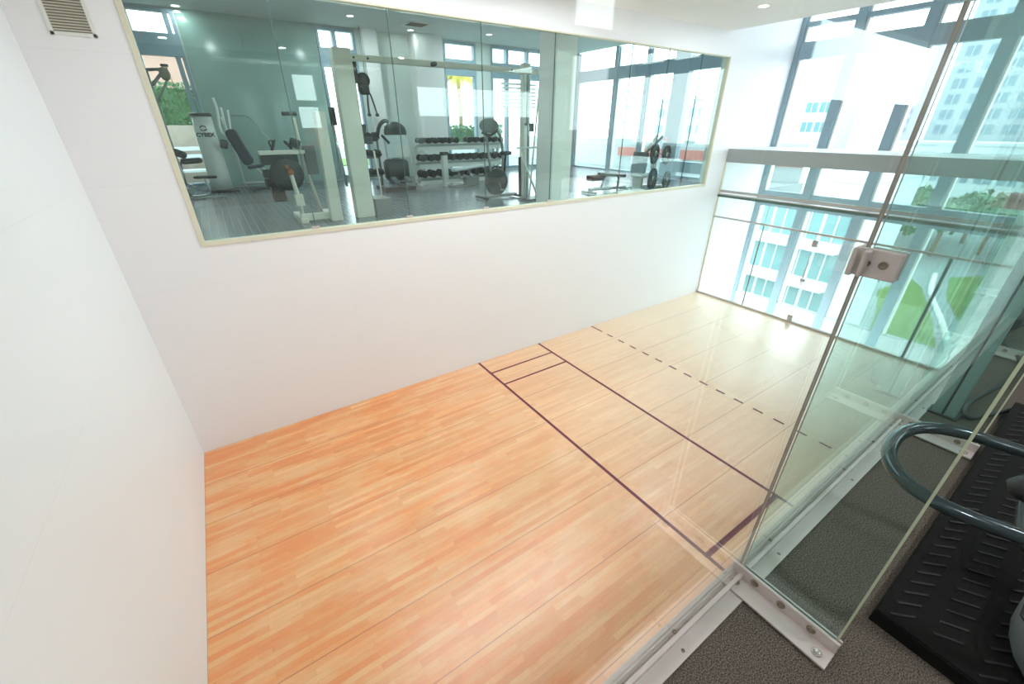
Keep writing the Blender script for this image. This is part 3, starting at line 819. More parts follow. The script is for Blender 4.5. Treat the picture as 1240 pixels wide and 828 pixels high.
# 4 tall pulley machine at window edge
t = G('lat_pulldown_machine', 0.62, 6.8, 'grey lat pulldown arm with round pulley in front of the hedge', 'exercise machine')
MB().tube([(-0.1, 0, 0), (-0.1, 0, 2.55)], 0.04, 8).tube([(-0.1, 0, 2.56), (0.30, 0, 2.6)], 0.03, 8).tube([(-0.1, 0, 2.25), (0.2, 0, 2.55)], 0.03, 8).tube([(-0.12, 0, 1.9), (0.23, 0, 2.4)], 0.02, 8).build('frame', M['grey'], t)
MB().lathe((0.22, -0.03, 2.5), [(0.04, -0.02), (0.1, -0.02), (0.1, 0.02), (0.04, 0.02)], 24, 0, (PI / 2, 0, 0), 1.3).build('pulley', M['wood_stack'], t)
MB().pad((0.26, 0, 2.66), (0.14, 0.08, 0.05), (0, 0, 0)).build('end_cap', M['black'], t)
MB().tube([(0.3, 0, 2.45), (0.36, 0, 2.05)], 0.006, 6).build('cable', M['black'], t)

# 5 weight machine with rollers near the window
t = G('leg_curl_machine', 2.2, 2.0, 'ivory framed weight machine with dark roller pads close to the viewing window', 'exercise machine')
MB().box(-0.36, 0.32, -0.05, 0.1, 1.08, 1.14).build('top_tray', M['ivory'], t, bevel=0.008)
MB().box(-0.35, 0.2, -0.03, 0.3, 0.93, 1.08).box(-0.30, -0.1, 0, 0.25, 0.35, 0.75).build('housing', M['dark'], t, bevel=0.02)
for z in (0.80, 0.66): MB().cyl((-0.36, 0.0, z), (-0.1, 0.05, z), 0.065).build('roller', M['black'], t)
MB().lathe((-0.02, 0.0, 0.78), [(0.05, 0), (0.24, 0.0), (0.26, 0.03), (0.24, 0.06), (0.05, 0.07)], 28, 0, (PI / 2, 0, 0)).build('cam_wheel', M['dark'], t)
MB().tube([(0.02, -0.09, 0.85), (0.06, -0.1, 0.4), (0.06, -0.1, 0.12)], 0.035, 4).box(0.0, 0.13, -0.17, -0.06, 0.28, 0.46).build('support_leg', M['ivory'], t)
MB().box(0.02, 0.6, -0.2, -0.08, 0.03, 0.14).box(0.0, 0.12, -0.25, 0.6, 0.0, 0.08).box(0.5, 0.62, -0.2, 0.6, 0.0, 0.08).build('base_frame', M['ivory'], t, bevel=0.01)
MB().lathe((0.02, -0.11, 0.82), [(0.01, 0), (0.045, 0.01), (0.05, 0.03), (0.03, 0.05)], 14, 0, (PI / 2, 0, 0)).lathe((-0.02, -0.11, 0.9), [(0.01, 0), (0.03, 0.01), (0.035, 0.03), (0.02, 0.05)], 14, 0, (PI / 2, 0, 0)).build('pivot_joint', M['copper'], t)
for a, b_ in (((-0.16, 0, 1.14), (-0.10, 0, 1.28)), ((0.05, 0, 1.28), (0.14, 0, 1.16))): MB().tube([a, b_], 0.022, 8).build('handle', M['black'], t)
MB().pad((0.2, 0, 1.24), (0.16, 0.12, 0.14), (0, 0.4, 0)).build('elbow_pad', M['dark'], t)
MB().tube([(0.12, 0.1, 1.67), (0.34, 0.1, 1.67)], 0.03, 8).build('grip_bar', M['black'], t)
MB().tube([(0.28, 0.12, 1.62), (0.3, 0.12, 0.9), (0.42, 0.12, 0.1)], 0.028, 8).build('upright', M['ivory'], t)
MB().box(0.32, 0.50, 0.05, 0.22, 0.75, 1.2).build('weight_stack', M['grey'], t)

# 6 cable crossover: two uprights, beam, pulleys
t = G('cable_crossover_machine', 3.3, 1.8, 'large ivory cable crossover frame with long overhead beam', 'exercise machine')
MB().hexa([(-0.16, -0.1, 0.0), (0.16, -0.1, 0), (0.16, 0.12, 0), (-0.16, 0.12, 0), (-0.13, -0.1, 2.58), (0.16, -0.1, 2.58), (0.16, 0.12, 2.58), (-0.13, 0.12, 2.58)]).build('upright', M['ivory'], t, bevel=0.015)
MB().hexa([(-0.62, -0.12, 0.0), (-0.42, -0.12, 0), (-0.42, 0.06, 0), (-0.62, 0.06, 0), (-0.56, -0.12, 1.70), (-0.40, -0.12, 1.70), (-0.40, 0.06, 1.70), (-0.56, 0.06, 1.70)]).build('weight_shroud', M['ivory'], t, bevel=0.015)
MB().box(0.1, 3.98, 0.02, 0.12, 2.43, 2.52).build('overhead_beam', M['ivory'], t, bevel=0.008)
for x in (0.22, 0.45, 3.3): MB().lathe((x, 0.015, 2.475), [(0.006, 0), (0.018, 0.0), (0.018, 0.006), (0.006, 0.01)], 10, 0, (PI / 2, 0, 0)).build('bolt', M['dark'], t)
MB().pad((1.62, 0.06, 2.47), (0.12, 0.14, 0.07), (0, -0.2, 0)).build('beam_clamp', M['black'], t)
MB().box(3.72, 3.76, 0.02, 0.1, 0, 2.45).build('rear_guide', M['steel'], t)
MB().box(3.92, 4.12, 0.5, 0.62, 0, 2.68).build('rear_upright', M['ivory'], t, bevel=0.01)
MB().tube([(0.20, 0.1, 2.2), (0.20, 0.1, 0.1)], 0.022, 8).build('guide_rod', M['steel'], t)
MB().tube([(-0.30, -0.02, 1.55), (-0.24, -0.02, 0.55)], 0.022, 8).build('guide_rod', M['steel'], t)
MB().lathe((0.33, 0.05, 2.17), [(0.02, -0.02), (0.11, -0.02), (0.11, 0.02), (0.02, 0.02)], 22, 0, (PI / 2, 0, 0)).box(0.24, 0.4, 0, 0.1, 2.0, 2.1).pad((0.33, 0.05, 2.02), (0.15, 0.12, 0.12)).box(0.18, 0.25, 0.02, 0.09, 2.12, 2.42).build('swivel_pulley', M['black'], t)
MB().lathe((-0.29, -0.1, 1.5), [(0.05, 0), (0.05, 0.26)], 4).build('adjust_sleeve', M['black'], t)
MB().obox((0.22, 0.05, 1.42), (0.05, 0.06, 0.2), (0, 0.2, 0)).pad((0.24, 0.05, 1.27), (0.2, 0.1, 0.12)).build('carriage', M['dark'], t)
MB().box(3.98, 4.16, 0.4, 0.5, 1.38, 1.55).build('carriage', M['dark'], t)
MB().box(0.2, 0.5, -0.1, 0.4, 0.0, 0.3).build('weight_stack', M['grey'], t)
MB().tube([(0.36, 0.1, 1.1), (0.4, 0.1, 0.2)], 0.015, 6).build('drop_rod', M['ivory'], t)

# rope attachment hanging
t = G('triceps_rope', 5.42, 7.3, 'black triceps rope with two knotted ends hanging by the far wall', 'rope')
MB().tube(smooth([(-0.09, 0, 1.80), (-0.08, 0, 2.25), (-0.02, 0, 2.36), (0.04, 0, 2.25), (0.14, 0, 1.80)], 2), 0.024, 8).build('rope', M['black'], t)
for x in (-0.09, 0.14): MB().lathe((x, 0, 1.74), [(0.02, 0), (0.055, 0.02), (0.055, 0.06), (0.02, 0.09)], 12).build('rope_end', M['black'], t)
MB().tube([(-0.02, 0, 2.36), (-0.05, 0, 2.9), (-0.05, 0, 3.88)], 0.006, 6).build('cable', M['dark'], t)

# 7 cardio machine seen from behind with pale console
t = G('elliptical_trainer', 5.05, 4.8, 'cardio machine with pale square console panel and dark hooped top', 'exercise machine')
MB().hexa([(-0.2, -0.06, 0.78), (0.36, -0.06, 0.78), (0.36, 0.04, 0.78), (-0.2, 0.04, 0.78), (-0.22, -0.06, 1.30), (0.34, -0.06, 1.30), (0.34, 0.04, 1.30), (-0.22, 0.04, 1.30)]).build('console_back', M['screen'], t, bevel=0.02)
MB().box(0.02, 0.32, -0.068, -0.06, 0.80, 1.10).build('notice_sheet', M['white'], t)
MB().lathe((0.1, 0.02, 1.36), [(0.05, -0.04), (0.25, -0.05), (0.29, 0), (0.25, 0.05), (0.05, 0.04)], 28, 0, (PI / 2, 0, 0), 0.8).build('hooped_shroud', M['dark'], t)
MB().tube(smooth([(-0.38, 0.0, 1.25), (-0.3, 0, 1.5), (-0.15, 0, 1.62), (-0.05, 0, 1.58)], 1), 0.045, 8).tube([(-0.28, -0.05, 1.3), (-0.12, -0.08, 1.12)], 0.03, 8).build('handlebar', M['black'], t)
MB().pad((0.05, 0.1, 0.5), (0.6, 0.3, 0.5), (0, 0, 0), 0, 0.5, 4).build('flywheel_housing', M['dark'], t)
MB().box(-0.35, 0.45, -0.1, 0.05, 0, 0.10).box(-0.3, -0.2, -0.1, 0.9, 0, 0.08).box(0.3, 0.4, -0.1, 0.9, 0, 0.08).build('base', M['dark'], t, bevel=0.01)
for x in (-0.12, 0.22): MB().pad((x, -0.18, 0.28), (0.14, 0.3, 0.07), (0.3, 0, 0)).build('pedal', M['grey'], t)
MB().tube([(0.36, 0, 1.2), (0.42, 0, 0.75), (0.5, 0, 0.1)], 0.02, 8).build('side_rail', M['white'], t)

# dumbbells
db_mesh = {}
def dumbbell(L, R_):
    o = empty('dumbbell'); 
    key = (L, R_)
    MB().cyl((-L / 2, 0, 0), (L / 2, 0, 0), 0.014, 8).build('grip', M['steel'], o)
    for s in (-1, 1):
        MB().lathe((s * L / 2, 0, 0), [(R_ * 0.75, -R_ * 0.5), (R_, -R_ * 0.4), (R_, R_ * 0.4), (R_ * 0.75, R_ * 0.5)], 10, 0, (0, PI / 2, 0)).build('weight_head', M['black'], o)
    return o
ORD = ['first', 'second', 'third', 'fourth', 'fifth', 'sixth', 'seventh', 'eighth', 'ninth', 'tenth', 'eleventh', 'twelfth', 'thirteenth']
protos = {}
def place_db(x, y, z, r, label, grp, rz=PI / 2):
    if r not in protos: protos[r] = dumbbell(0.17 + r, r); o = protos[r]
    else: o = copy_tree(protos[r])
    o.location = (x, y, z); o.rotation_euler = (0, 0, rz + random.uniform(-0.12, 0.12)); tag(o, label, 'dumbbell', grp)

# 8 small rack
t = G('small_dumbbell_rack', 4.62, 5.5, 'narrow dark dumbbell rack left of the cardio machine', 'weight rack')
for z in (0.35, 0.8, 1.2): MB().obox((0, 0, z), (0.6, 0.3, 0.03), (-0.3, 0, 0)).build('shelf', M['dark'], t)
for x in (-0.3, 0.3): MB().tube([(x, 0.15, 0), (x, 0.12, 1.35)], 0.03, 6).tube([(x, -0.2, 0.02), (x, 0.2, 0.02)], 0.03, 6).build('leg', M['grey'], t)
for j, (z, w_) in enumerate(((0.35, 'bottom'), (0.8, 'middle'), (1.2, 'top'))):
    for k in range(3):
        place_db(4.42 + k * 0.2, 5.46, MZ + z + 0.085, 0.075, 'black dumbbell, %s of three on the %s shelf of the narrow rack' % (('left', 'middle', 'right')[k], w_), 'dumbbells on the narrow rack, %s shelf' % w_)
# 9 long rack
t = G('dumbbell_rack', 7.25, 5.45, 'long white three tier dumbbell rack below the palm window', 'weight rack')
for z in (0.16, 0.58, 1.02): 
    MB().obox((0, 0, z), (2.75, 0.34, 0.03), (-0.35, 0, 0)).obox((0, -0.17, z - 0.07), (2.75, 0.02, 0.10), (0, 0, 0)).build('shelf', M['white'], t)
for x in (-1.36, 1.36): MB().box(x - 0.03, x + 0.03, -0.25, 0.3, 0, 0.06).box(x - 0.03, x + 0.03, 0.12, 0.2, 0, 1.15).build('leg', M['white'], t)
for j, (z, w_, n, r) in enumerate(((0.16, 'bottom', 10, 0.10), (0.58, 'middle', 12, 0.088), (1.02, 'top', 13, 0.075))):
    for k in range(n):
        if j == 2 and k in (6,): continue
        place_db(7.25 - 1.25 + 2.5 * k / (n - 1), 5.40, MZ + z + r + 0.05, r, 'black dumbbell, %s from the left on the %s tier of the long white rack' % (ORD[k], w_), 'dumbbells on the long rack, %s tier' % w_)
# kit tower left of rack
t = G('medicine_ball_rack', 5.62, 6.4, 'dark stand stacked with round balls left of the long rack', 'ball rack')
MB().tube([(-0.15, 0.1, 0), (-0.15, 0.1, 1.5)], 0.02, 6).tube([(0.15, 0.1, 0), (0.15, 0.1, 1.5)], 0.02, 6).box(-0.2, 0.2, -0.1, 0.2, 0, 0.05).box(-0.22, 0.22, -0.1, 0.2, 0.12, 0.6).build('stand', M['navy'], t)
for k, (z, r) in enumerate(((0.72, 0.12), (0.95, 0.11), (1.17, 0.105), (1.38, 0.10))):
    s = MB().lathe((0, 0, 0), [(0.001 + r * math.sin(a), -r * math.cos(a)) for a in [PI * i / 10 for i in range(11)]], 18).build('medicine_ball', M['dark'] if k % 2 == 0 else M['grey'])
    s.location = (5.62, 6.36, MZ + z)
    tag(s, '%s medicine ball on the dark stand, %s' % ('dark' if k % 2 == 0 else 'grey', ('lowest', 'second from bottom', 'third from bottom', 'topmost')[k]), 'medicine ball', 'medicine balls')

# 10 bench
t = G('weight_bench', 6.95, 4.7, 'pale flat weight bench standing before the long dumbbell rack', 'bench')
MB().pad((0.1, 0, 0.47), (0.95, 0.28, 0.07), (0, -0.10, 0), 0, 0.5, 4).build('bench_pad', M['screen'], t)
MB().tube([(0.15, 0, 0.42), (0.25, 0, 0.06)], 0.03, 6).tube([(-0.2, 0, 0.4), (-0.1, 0, 0.2), (0.2, 0, 0.15)], 0.025, 6).tube([(-0.5, 0, 0.05), (0.4, 0, 0.05)], 0.03, 6).tube([(-0.45, -0.2, 0.04), (-0.45, 0.2, 0.04)], 0.03, 6).build('bench_frame', M['steel'], t)
MB().tube([(0.35, -0.2, 0.04), (0.35, 0.2, 0.04)], 0.035, 6).box(0.0, 0.4, -0.1, 0.1, 0.03, 0.22).build('foot', M['grey'], t)
t = G('slim_pedestal', 6.46, 4.9, 'slim white pedestal with a dark top left of the pale bench', 'pedestal')
MB().box(-0.07, 0.07, -0.07, 0.07, 0, 0.8).build('shaft', M['white'], t, bevel=0.01)
MB().box(-0.09, 0.09, -0.09, 0.09, 0.80, 0.88).build('top', M['dark'], t, bevel=0.01)

# 11 spin bike
t = G('exercise_bike', 6.45, 2.3, 'exercise bike with round dark fan guard behind the viewing window', 'exercise bike')
MB().lathe((-0.12, 0, 1.5), [(0.04, -0.03), (0.22, -0.04), (0.24, 0), (0.22, 0.04), (0.04, 0.03)], 28, 0, (PI / 2, 0, 0), 0.6).build('console_hood', M['grey'], t)
MB().tube(smooth([(-0.3, 0, 1.38), (-0.15, -0.05, 1.3), (0.0, 0, 1.36), (0.1, 0, 1.42)], 1), 0.03, 8).build('handlebar', M['dark'], t)
MB().tube(smooth([(0.08, 0, 1.42), (0.2, 0, 1.25), (0.24, 0, 0.8), (0.18, 0, 0.45)], 2), 0.028, 8).tube([(-0.2, 0, 1.35), (-0.1, 0, 0.6), (0.1, 0, 0.3)], 0.03, 8).tube([(-0.35, 0, 0.06), (0.6, 0, 0.06)], 0.035, 8).build('frame', M['silver'], t)
MB().lathe((0.05, 0, 0.36), [(0.05, -0.04), (0.27, -0.05), (0.3, 0), (0.27, 0.05), (0.05, 0.04)], 30, 0, (PI / 2, 0, 0)).build('flywheel', M['dark'], t)
MB().pad((0.3, 0, 0.95), (0.28, 0.22, 0.08), (0, 0, 0), 0, 0.9, 5).build('saddle', M['black'], t)
MB().tube([(0.3, 0, 0.92), (0.25, 0, 0.4)], 0.025, 8).tube([(0.55, -0.25, 0.04), (0.55, 0.25, 0.04)], 0.03, 8).tube([(-0.35, -0.25, 0.04), (-0.35, 0.25, 0.04)], 0.03, 8).build('seat_post', M['black'], t)
MB().tube([(0.05, -0.1, 0.36), (0.12, -0.1, 0.2)], 0.015, 6).pad((0.12, -0.15, 0.19), (0.1, 0.1, 0.03)).build('pedal', M['grey'], t)

# 12 smith-like white frame to the right of the bike
t = G('squat_stand', 7.12, 1.60, 'white slanting squat stand with crossed legs beside the column', 'exercise machine')
MB().tube([(0.0, 0, 0.02), (0.04, 0, 2.52)], 0.03, 6).tube([(-0.2, 0, 0.05), (0.02, 0, 2.3)], 0.018, 6).tube([(-0.45, 0, 1.0), (0.05, 0, 0.05)], 0.022, 6).tube([(0.02, 0, 1.1), (0.42, 0, 0.02)], 0.022, 6).tube([(-0.5, 0.05, 1.08), (0.05, 0.05, 1.08)], 0.02, 6).tube([(-0.25, 0.1, 0), (-0.25, 0.1, 1.5)], 0.03, 6).build('frame', M['white'], t)
MB().box(-0.3, 0.5, -0.1, 0.3, 0, 0.04).build('base', M['dark'], t)
MB().tube([(-0.4, 0.1, 0.9), (-0.38, 0.1, 0.1)], 0.03, 6).build('shock', M['black'], t)

# 13 plate tree and bench press to the far right
t = G('plate_loaded_machine', 10.85, 1.45, 'white plate loaded machine with a slanting lever arm', 'exercise machine')
MB().tube([(-0.25, 0.1, 0.05), (-0.2, 0.1, 1.0), (0.1, 0.1, 1.25)], 0.03, 8).tube([(0.2, 0.1, 0.05), (0.22, 0.1, 1.0)], 0.03, 8).tube([(-0.4, 0, 0.04), (0.6, 0, 0.04)], 0.035, 8).tube([(0.05, 0.1, 0.05), (0.1, 0.1, 1.3)], 0.02, 8).build('frame', M['white'], t)
MB().tube([(-0.35, 0.05, 0.85), (0.28, 0.05, 1.25)], 0.035, 8).build('lever_arm', M['grey'], t)
MB().tube([(0.25, 0, 1.18), (0.42, 0, 1.18)], 0.03, 8).build('grip', M['coral_red'], t)
MB().pad((-0.55, 0, 0.66), (0.16, 0.4, 0.5), (0, 0.1, 0)).build('seat_back', M['navy'], t)
MB().pad((-0.5, 0, 0.35), (0.34, 0.35, 0.1), (0, 0, 0)).box(-0.6, -0.5, -0.1, 0.1, 0, 0.3).build('seat', M['white'], t)
MB().box(-0.7, 0.7, -0.15, -0.08, 0, 0.03).box(-0.7, 0.7, 0.35, 0.42, 0, 0.03).build('skid', M['grey'], t)
def plate(x, y, z, r, label):
    p = empty('weight_plate', (x, y, z)); tag(p, label, 'weight plate', 'weight plates')
    mb = MB(); mb.lathe((0, 0, 0), [(r * 0.3, -0.02), (r * 0.35, -0.012), (r * 0.8, -0.012), (r * 0.85, -0.025), (r, -0.02), (r, 0.02), (r * 0.85, 0.025), (r * 0.8, 0.012), (r * 0.35, 0.012), (r * 0.3, 0.02)], 32, 0, (PI / 2, 0, 0.25))
    mb.build('disc', M['black'], p)
    MB().lathe((0, 0, 0), [(r * 0.12, -0.035), (r * 0.28, -0.03), (r * 0.28, 0.03), (r * 0.12, 0.035)], 20, 0, (PI / 2, 0, 0.25)).build('hub', M['steel'], p)
    g_ = MB()
    for a in range(3):
        th = 2 * PI * a / 3
        g_.tube([(r * 0.3 * math.cos(th), -0.022, r * 0.3 * math.sin(th)), (r * 0.86 * math.cos(th), -0.03, r * 0.86 * math.sin(th))], 0.016, 6)
    g_.build('web', M['grey'], p)
plate(10.68, 1.32, MZ + 0.86, 0.24, 'upper left black weight plate on the plate loaded machine')
plate(11.16, 1.32, MZ + 0.82, 0.23, 'upper right black weight plate on the plate loaded machine')
plate(10.56, 1.18, MZ + 0.28, 0.255, 'lower left black weight plate on the plate loaded machine')
plate(11.06, 1.12, MZ + 0.225, 0.22, 'lower right black weight plate resting on the gym floor')
t = G('flat_press_bench', 9.15, 1.6, 'low dark bench with steel frame in the right part of the gym window', 'bench')
MB().pad((0.35, 0, 0.40), (0.85, 0.26, 0.07), (0, 0.10, 0), 0, 0.5, 4).build('bench_pad', M['dark'], t)
MB().tube([(-0.4, 0, 0.1), (0.9, 0, 0.08)], 0.04, 6).tube([(0.0, 0, 0.1), (0.1, 0, 0.4)], 0.03, 6).tube([(0.6, 0, 0.1), (0.6, 0, 0.36)], 0.03, 6).tube([(-0.4, -0.25, 0.04), (-0.4, 0.25, 0.04)], 0.035, 6).tube([(0.85, -0.25, 0.04), (0.85, 0.25, 0.04)], 0.035, 6).build('bench_frame', M['steel'], t)
MB().box(-0.42, -0.05, -0.12, 0.12, 0.3, 0.42).build('head_pad', M['black'], t, bevel=0.02)
pl_ = MB().box(9.0, 9.9, 0.75, 1.05, MZ, MZ + 0.10).build('aerobic_step', M['ivory'], bevel=0.02)
tag(pl_, 'low ivory step lying at the foot of the viewing window', 'step')

# ================================================================== OUTSIDE
gr = MB().box(14.2, 300, -160, 260, -14.3, -14).build('ground', M['paving']); struct(gr, 'pale paved ground far below the windows', 'ground')
def lawn(poly, label, z=-13.97):
    o = MB().prism(poly, z - 0.1, z).build('lawn', M['lawn']); tag(o, label, 'lawn', kind='stuff')
lawn([(44, -2.3), (45, 2.4), (50, 4.2), (58, 6), (66, 8.5), (76, 8.2), (72, 5.8), (60, 1.8), (52, -0.5)], 'bright green lawn seen down through the glass back wall')
lawn([(50, -8), (46, -4.3), (52.5, -2.4), (60.5, -0.3), (70, 3.0), (80, 5.0), (86, 2), (80, -6)], 'second green lawn to the right of the curved path')
MB_ = MB().tube(smooth([(44, -3.2, -13.95), (52, -1.4, -13.95), (60, 1.0, -13.95), (70, 4.6, -13.95), (80, 6.5, -13.95)]), 0.3, 6).build('garden_path', M['path']); tag(MB_, 'white curving path between the two lawns', 'path')

def tree(x, y, z, r, label, trunk_h=2.5, m='leaf_pale', grp='trees below the windows'):
    rnd = random.Random(int(x * 13 + y * 7))
    t = tag(empty('tree', (x, y, z)), label, 'tree', grp)
    MB().cyl((0, 0, 0), (0.1, 0, trunk_h + r), r * 0.09, 8).build('trunk', M['trunk'], t)
    cr = MB()
    for k in range(260):
        a = rnd.uniform(0, 2 * PI); b_ = math.asin(rnd.uniform(-0.7, 1)); rr = r * rnd.uniform(0.55, 1.05)
        p = Vector((rr * math.cos(a) * math.cos(b_), rr * math.sin(a) * math.cos(b_), trunk_h + r + rr * 0.8 * math.sin(b_)))
        s = r * rnd.uniform(0.10, 0.2)
        q = Euler((rnd.uniform(0, 3), rnd.uniform(0, 3), rnd.uniform(0, 3))).to_matrix()
        i = len(cr.v)
        for u, v, w_ in ((-1, 0, 0), (0, -0.7, 0.2), (1, 0, 0), (0, 0.7, 0.2)): cr.v.append(tuple(p + q @ Vector((u * s, v * s, w_ * s))))
        cr.face((i, i + 1, i + 2, i + 3))
    cr.lathe((0, 0, trunk_h + r), [(r * 0.02, -r * 0.6), (r * 0.6, -r * 0.35), (r * 0.8, 0), (r * 0.6, r * 0.4), (r * 0.02, r * 0.65)], 12)
    cr.build('crown', M[m], t)
for i, (x, y, r) in enumerate([(84, 14, 3.3), (84, 21.5, 3.3), (91.5, 10, 3.3), (91.5, 17.5, 3.4), (99, 13.5, 3.4), (99, 6, 3.4), (99, 21, 3.4), (91.5, 2.5, 3.3), (106.5, 9.5, 3.5), (106.5, 17.5, 3.5), (106.5, 1.5, 3.5), (60, 9.8, 2.0), (65, 11.8, 2.0), (55.4, 8.4, 1.9)]):
    tree(x, y, -14, r, 'pale green leafy tree on the ground far beyond the lawns' if i < 11 else ('small green tree by the paving, nearest the lawns', 'small green tree by the paving, farthest from the windows', 'small green tree closest to the apartment block')[i - 11])

win_proto = {}
def building(name, x, y0, y1, z0, z1, depth, label, fl_h, bay, wm='towerglass', bm='tower', ww=0.6, wh=0.55, limit=(None, None), cat='building', balc=False, zmin=None):
    t = tag(empty(name, (x, y0, z0)), label, cat)
    W_, H_ = y1 - y0, z1 - z0
    MB().box(0, depth, 0, W_, 0, H_).build('walls', M[bm], t)
    MB().box(-0.2, depth + 0.2, -0.2, W_ + 0.2, H_, H_ + 0.5).build('roof_slab', M['extwhite'], t)
    key = (name, bay, fl_h)
    n = 0; proto = None
    nf = int(H_ / fl_h); nb = int(W_ / bay)
    for i in range(nf):
        zz = i * fl_h + fl_h * 0.25
        if zmin is not None and z0 + zz < zmin: continue
        for j in range(nb):
            if n >= 98: break
            if proto is None:
                proto = MB().box(-0.06, 0.05, 0, bay * ww, 0, fl_h * wh).box(-0.1, -0.05, bay * ww * 0.47, bay * ww * 0.53, 0, fl_h * wh, 1).build('window', [M[wm], M['extwhite']], t)
                o = proto
            else:
                o = proto.copy(); C.objects.link(o); o.parent = t
            o.location = (0, j * bay + bay * (1 - ww) / 2, zz); n += 1
    if balc:
        for i in range(nf):
            zz = i * fl_h + fl_h * 0.02
            if zmin is not None and z0 + zz < zmin - fl_h: continue
            MB().box(-1.0, 0.0, 0.2, W_ - 0.2, zz, zz + 0.18).build('balcony', M['extwhite'], t)
    return t
# pale apartment block close to the court window
building('apartment_block', 40, 5.6, 15.5, -14, 0.5, 12, 'white apartment block with teal windows low outside the back windows', 3.1, 1.9, 'tealglass', 'extwhite', 0.86, 0.72, balc=True)
# towers behind
building('residential_tower', 150, 11.5, 31.5, -14, 75, 20, 'tall pale tower filling the upper right windows', 3.15, 3.9, 'towerglass', 'tower', 0.62, 0.6, balc=False, zmin=1.0)
building('residential_tower', 170, 41.0, 45.6, -14, 24.5, 12, 'slim pale tower left of the large tower, with small windows', 2.3, 1.5, 'towerglass', 'tower', 0.55, 0.5, zmin=1.2)
building('office_block', 120, 41.6, 50.3, -14, 11.3, 14, 'low pale block with a flat roof at the left upper window', 4.0, 2.9, 'tealglass', 'tower', 0.8, 0.5, zmin=0)
building('office_block', 125, -1.2, 30, -14, 0.8, 14, 'long low pale block behind the trees, below the towers', 3.6, 3.3, 'towerglass', 'extwhite', 0.75, 0.5, zmin=-9)
building('residential_tower', 90, 50, 66, -14, 9.3, 14, 'hazy pale tower seen through the right part of the gym window', 3.2, 2.6, 'towerglass', 'tower', 0.6, 0.5, zmin=0)

# terrace outside the gym
te = MB().box(-12, 16.3, GY + 0.2, 34, 2.3, 2.62).box(14.0, 16.3, 0.0, GY + 0.2, 2.3, 2.62).build('terrace', M['paving']); struct(te, 'pale paved terrace outside the gym', 'terrace')
o = MB().box(-8, 3.2, 10.3, 10.5, 2.62, 4.22).build('planter_wall', M['soil']); tag(o, 'tan planter wall below the hedge outside the left gym window', 'wall')
hd = MB(); rnd = random.Random(3)
hd.box(-8, 3.2, 10.72, 11.4, 4.2, 5.15)
for k in range(5200):
    p = Vector((rnd.uniform(-3.0, 3.2), 10.7 + rnd.uniform(-0.12, 0.1), rnd.uniform(4.15, 5.32)))
    s = rnd.uniform(0.03, 0.065); q = Euler((rnd.uniform(0, 3), rnd.uniform(0, 3), rnd.uniform(0, 3))).to_matrix(); i = len(hd.v)
    for u, v in ((-1, 0), (0, -0.6), (1, 0), (0, 0.6)): hd.v.append(tuple(p + q @ Vector((u * s, v * s, 0))))
    hd.face((i, i + 1, i + 2, i + 3))
o = hd.build('hedge', M['leaf']); tag(o, 'clipped leafy green hedge outside the left gym window', 'hedge')
bld = tag(empty('brick_building', (-14, 20, 2.6)), 'pink brick building behind the hedge', 'building')
MB().box(0, 17.5, 0, 8, 0, 4.4).build('walls', M['extpink'], bld)
MB().box(-0.1, 17.6, -0.1, 8, 4.4, 4.7).build('parapet', M['extwhite'], bld)
t = tag(empty('garden_bench', (0.5, 9.9, 2.62)), 'white slatted garden bench in front of the planter wall', 'bench')
MB().box(-0.6, 0.8, -0.05, 0.02, 0.75, 0.85).box(-0.6, 0.8, -0.05, 0.02, 0.95, 1.05).build('backrest', M['extwhite'], t)
MB().box(-0.6, 0.8, -0.5, 0.0, 0.4, 0.46).build('seat', M['extwhite'], t)
for x in (-0.55, 0.7): MB().box(x, x + 0.06, -0.45, 0.0, 0, 1.05).build('leg', M['extwhite'], t)
lawn([(-3, 8.9), (3, 8.9), (3, 9.35), (-3, 9.35)], 'narrow strip of grass outside the left gym window', 2.66)
lawn([(6, 14.5), (14, 14.5), (14, 19), (6, 19)], 'patch of grass beneath the yellow palm', 2.66)
t = tag(empty('palm_tree', (11.35, 13.2, 2.62)), 'yellow green palm tree outside the middle gym window', 'palm tree')
MB().tube([(0, 0, 0), (0.05, 0, 2.2), (0.0, 0, 3.6)], [0.12, 0.09, 0.08], 10).build('trunk', M['trunk'], t)
pf = MB(); rnd = random.Random(5)
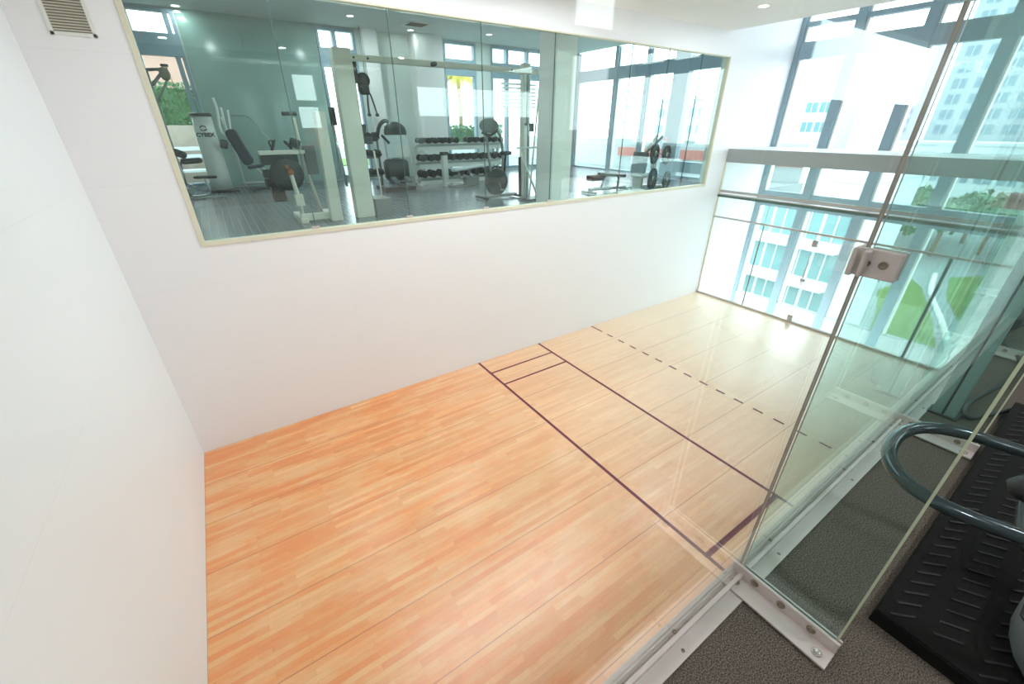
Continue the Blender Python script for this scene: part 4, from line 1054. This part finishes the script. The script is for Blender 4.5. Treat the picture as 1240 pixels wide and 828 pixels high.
for k in range(34):
    a = 2 * PI * k / 34 + rnd.uniform(-0.1, 0.1); el = rnd.uniform(0.1, 1.1); Lf = rnd.uniform(1.1, 1.6)
    pts = []
    for j in range(7):
        s = j / 6; pts.append(Vector((math.cos(a) * Lf * s * math.cos(el), math.sin(a) * Lf * s * math.cos(el), 3.6 + Lf * s * math.sin(el) - 1.5 * s * s)))
    for j in range(6):
        for q in range(3):
            p = pts[j].lerp(pts[j + 1], q / 3); d = (pts[j + 1] - pts[j]).normalized(); sd = d.cross(Vector((0, 0, 1))).normalized()
            for sg in (-1, 1):
                tip = p + sd * sg * 0.28 * (1 - j / 9) + d * 0.15 + Vector((0, 0, -0.22)); i = len(pf.v)
                pf.v += [tuple(p), tuple(p + d * 0.05), tuple(tip)]; pf.face((i, i + 1, i + 2))
pf.build('fronds', M['palm'], t)
o = MB()
for k in range(1400):
    p = Vector((rnd.uniform(8.8, 13), 12.2 + rnd.uniform(-0.2, 0.3), rnd.uniform(3.55, 4.25)))
    s = rnd.uniform(0.05, 0.1); q = Euler((rnd.uniform(0, 3), rnd.uniform(0, 3), rnd.uniform(0, 3))).to_matrix(); i = len(o.v)
    for u, v in ((-1, 0), (0, -0.6), (1, 0), (0, 0.6)): o.v.append(tuple(p + q @ Vector((u * s, v * s, 0))))
    o.face((i, i + 1, i + 2, i + 3))
o.box(8.8, 13, 12.2, 12.5, 3.5, 4.1)
o = o.build('shrub_row', M['leaf_pale']); tag(o, 'low green shrubs in a planter below the palm', 'shrub')
o = MB().box(8.6, 13.2, 12.0, 12.7, 2.62, 3.5).build('planter_box', M['extwhite'], bevel=0.02); tag(o, 'white planter outside the middle gym window', 'planter')
# white parapet with coral band outside the gym's right windows
pr_ = tag(empty('parapet_wall', (16.0, 0, 2.62)), 'white terrace parapet with a coral band outside the gym end windows', 'wall')
MB().box(0, 0.2, 0, 16, 0, 1.1).build('wall_body', M['extwhite'], pr_)
MB().box(-0.04, 0, 0, 7.5, 0.45, 0.78).build('coral_band', M['coral'], pr_)
# parapet seen (reflected) beyond the gallery rear windows
pr_ = tag(empty('parapet_wall', (0, -9.4, 2.6)), 'coral and white parapet outside the gallery window behind the camera', 'wall')
MB().box(2, 14, -0.2, 0, 0, 1.55).build('wall_body', M['coral'], pr_)
MB().box(2, 14, 0, 0.03, 1.2, 1.32).box(2, 14, 0, 0.03, 0.6, 0.95).build('white_band', M['extwhite'], pr_)
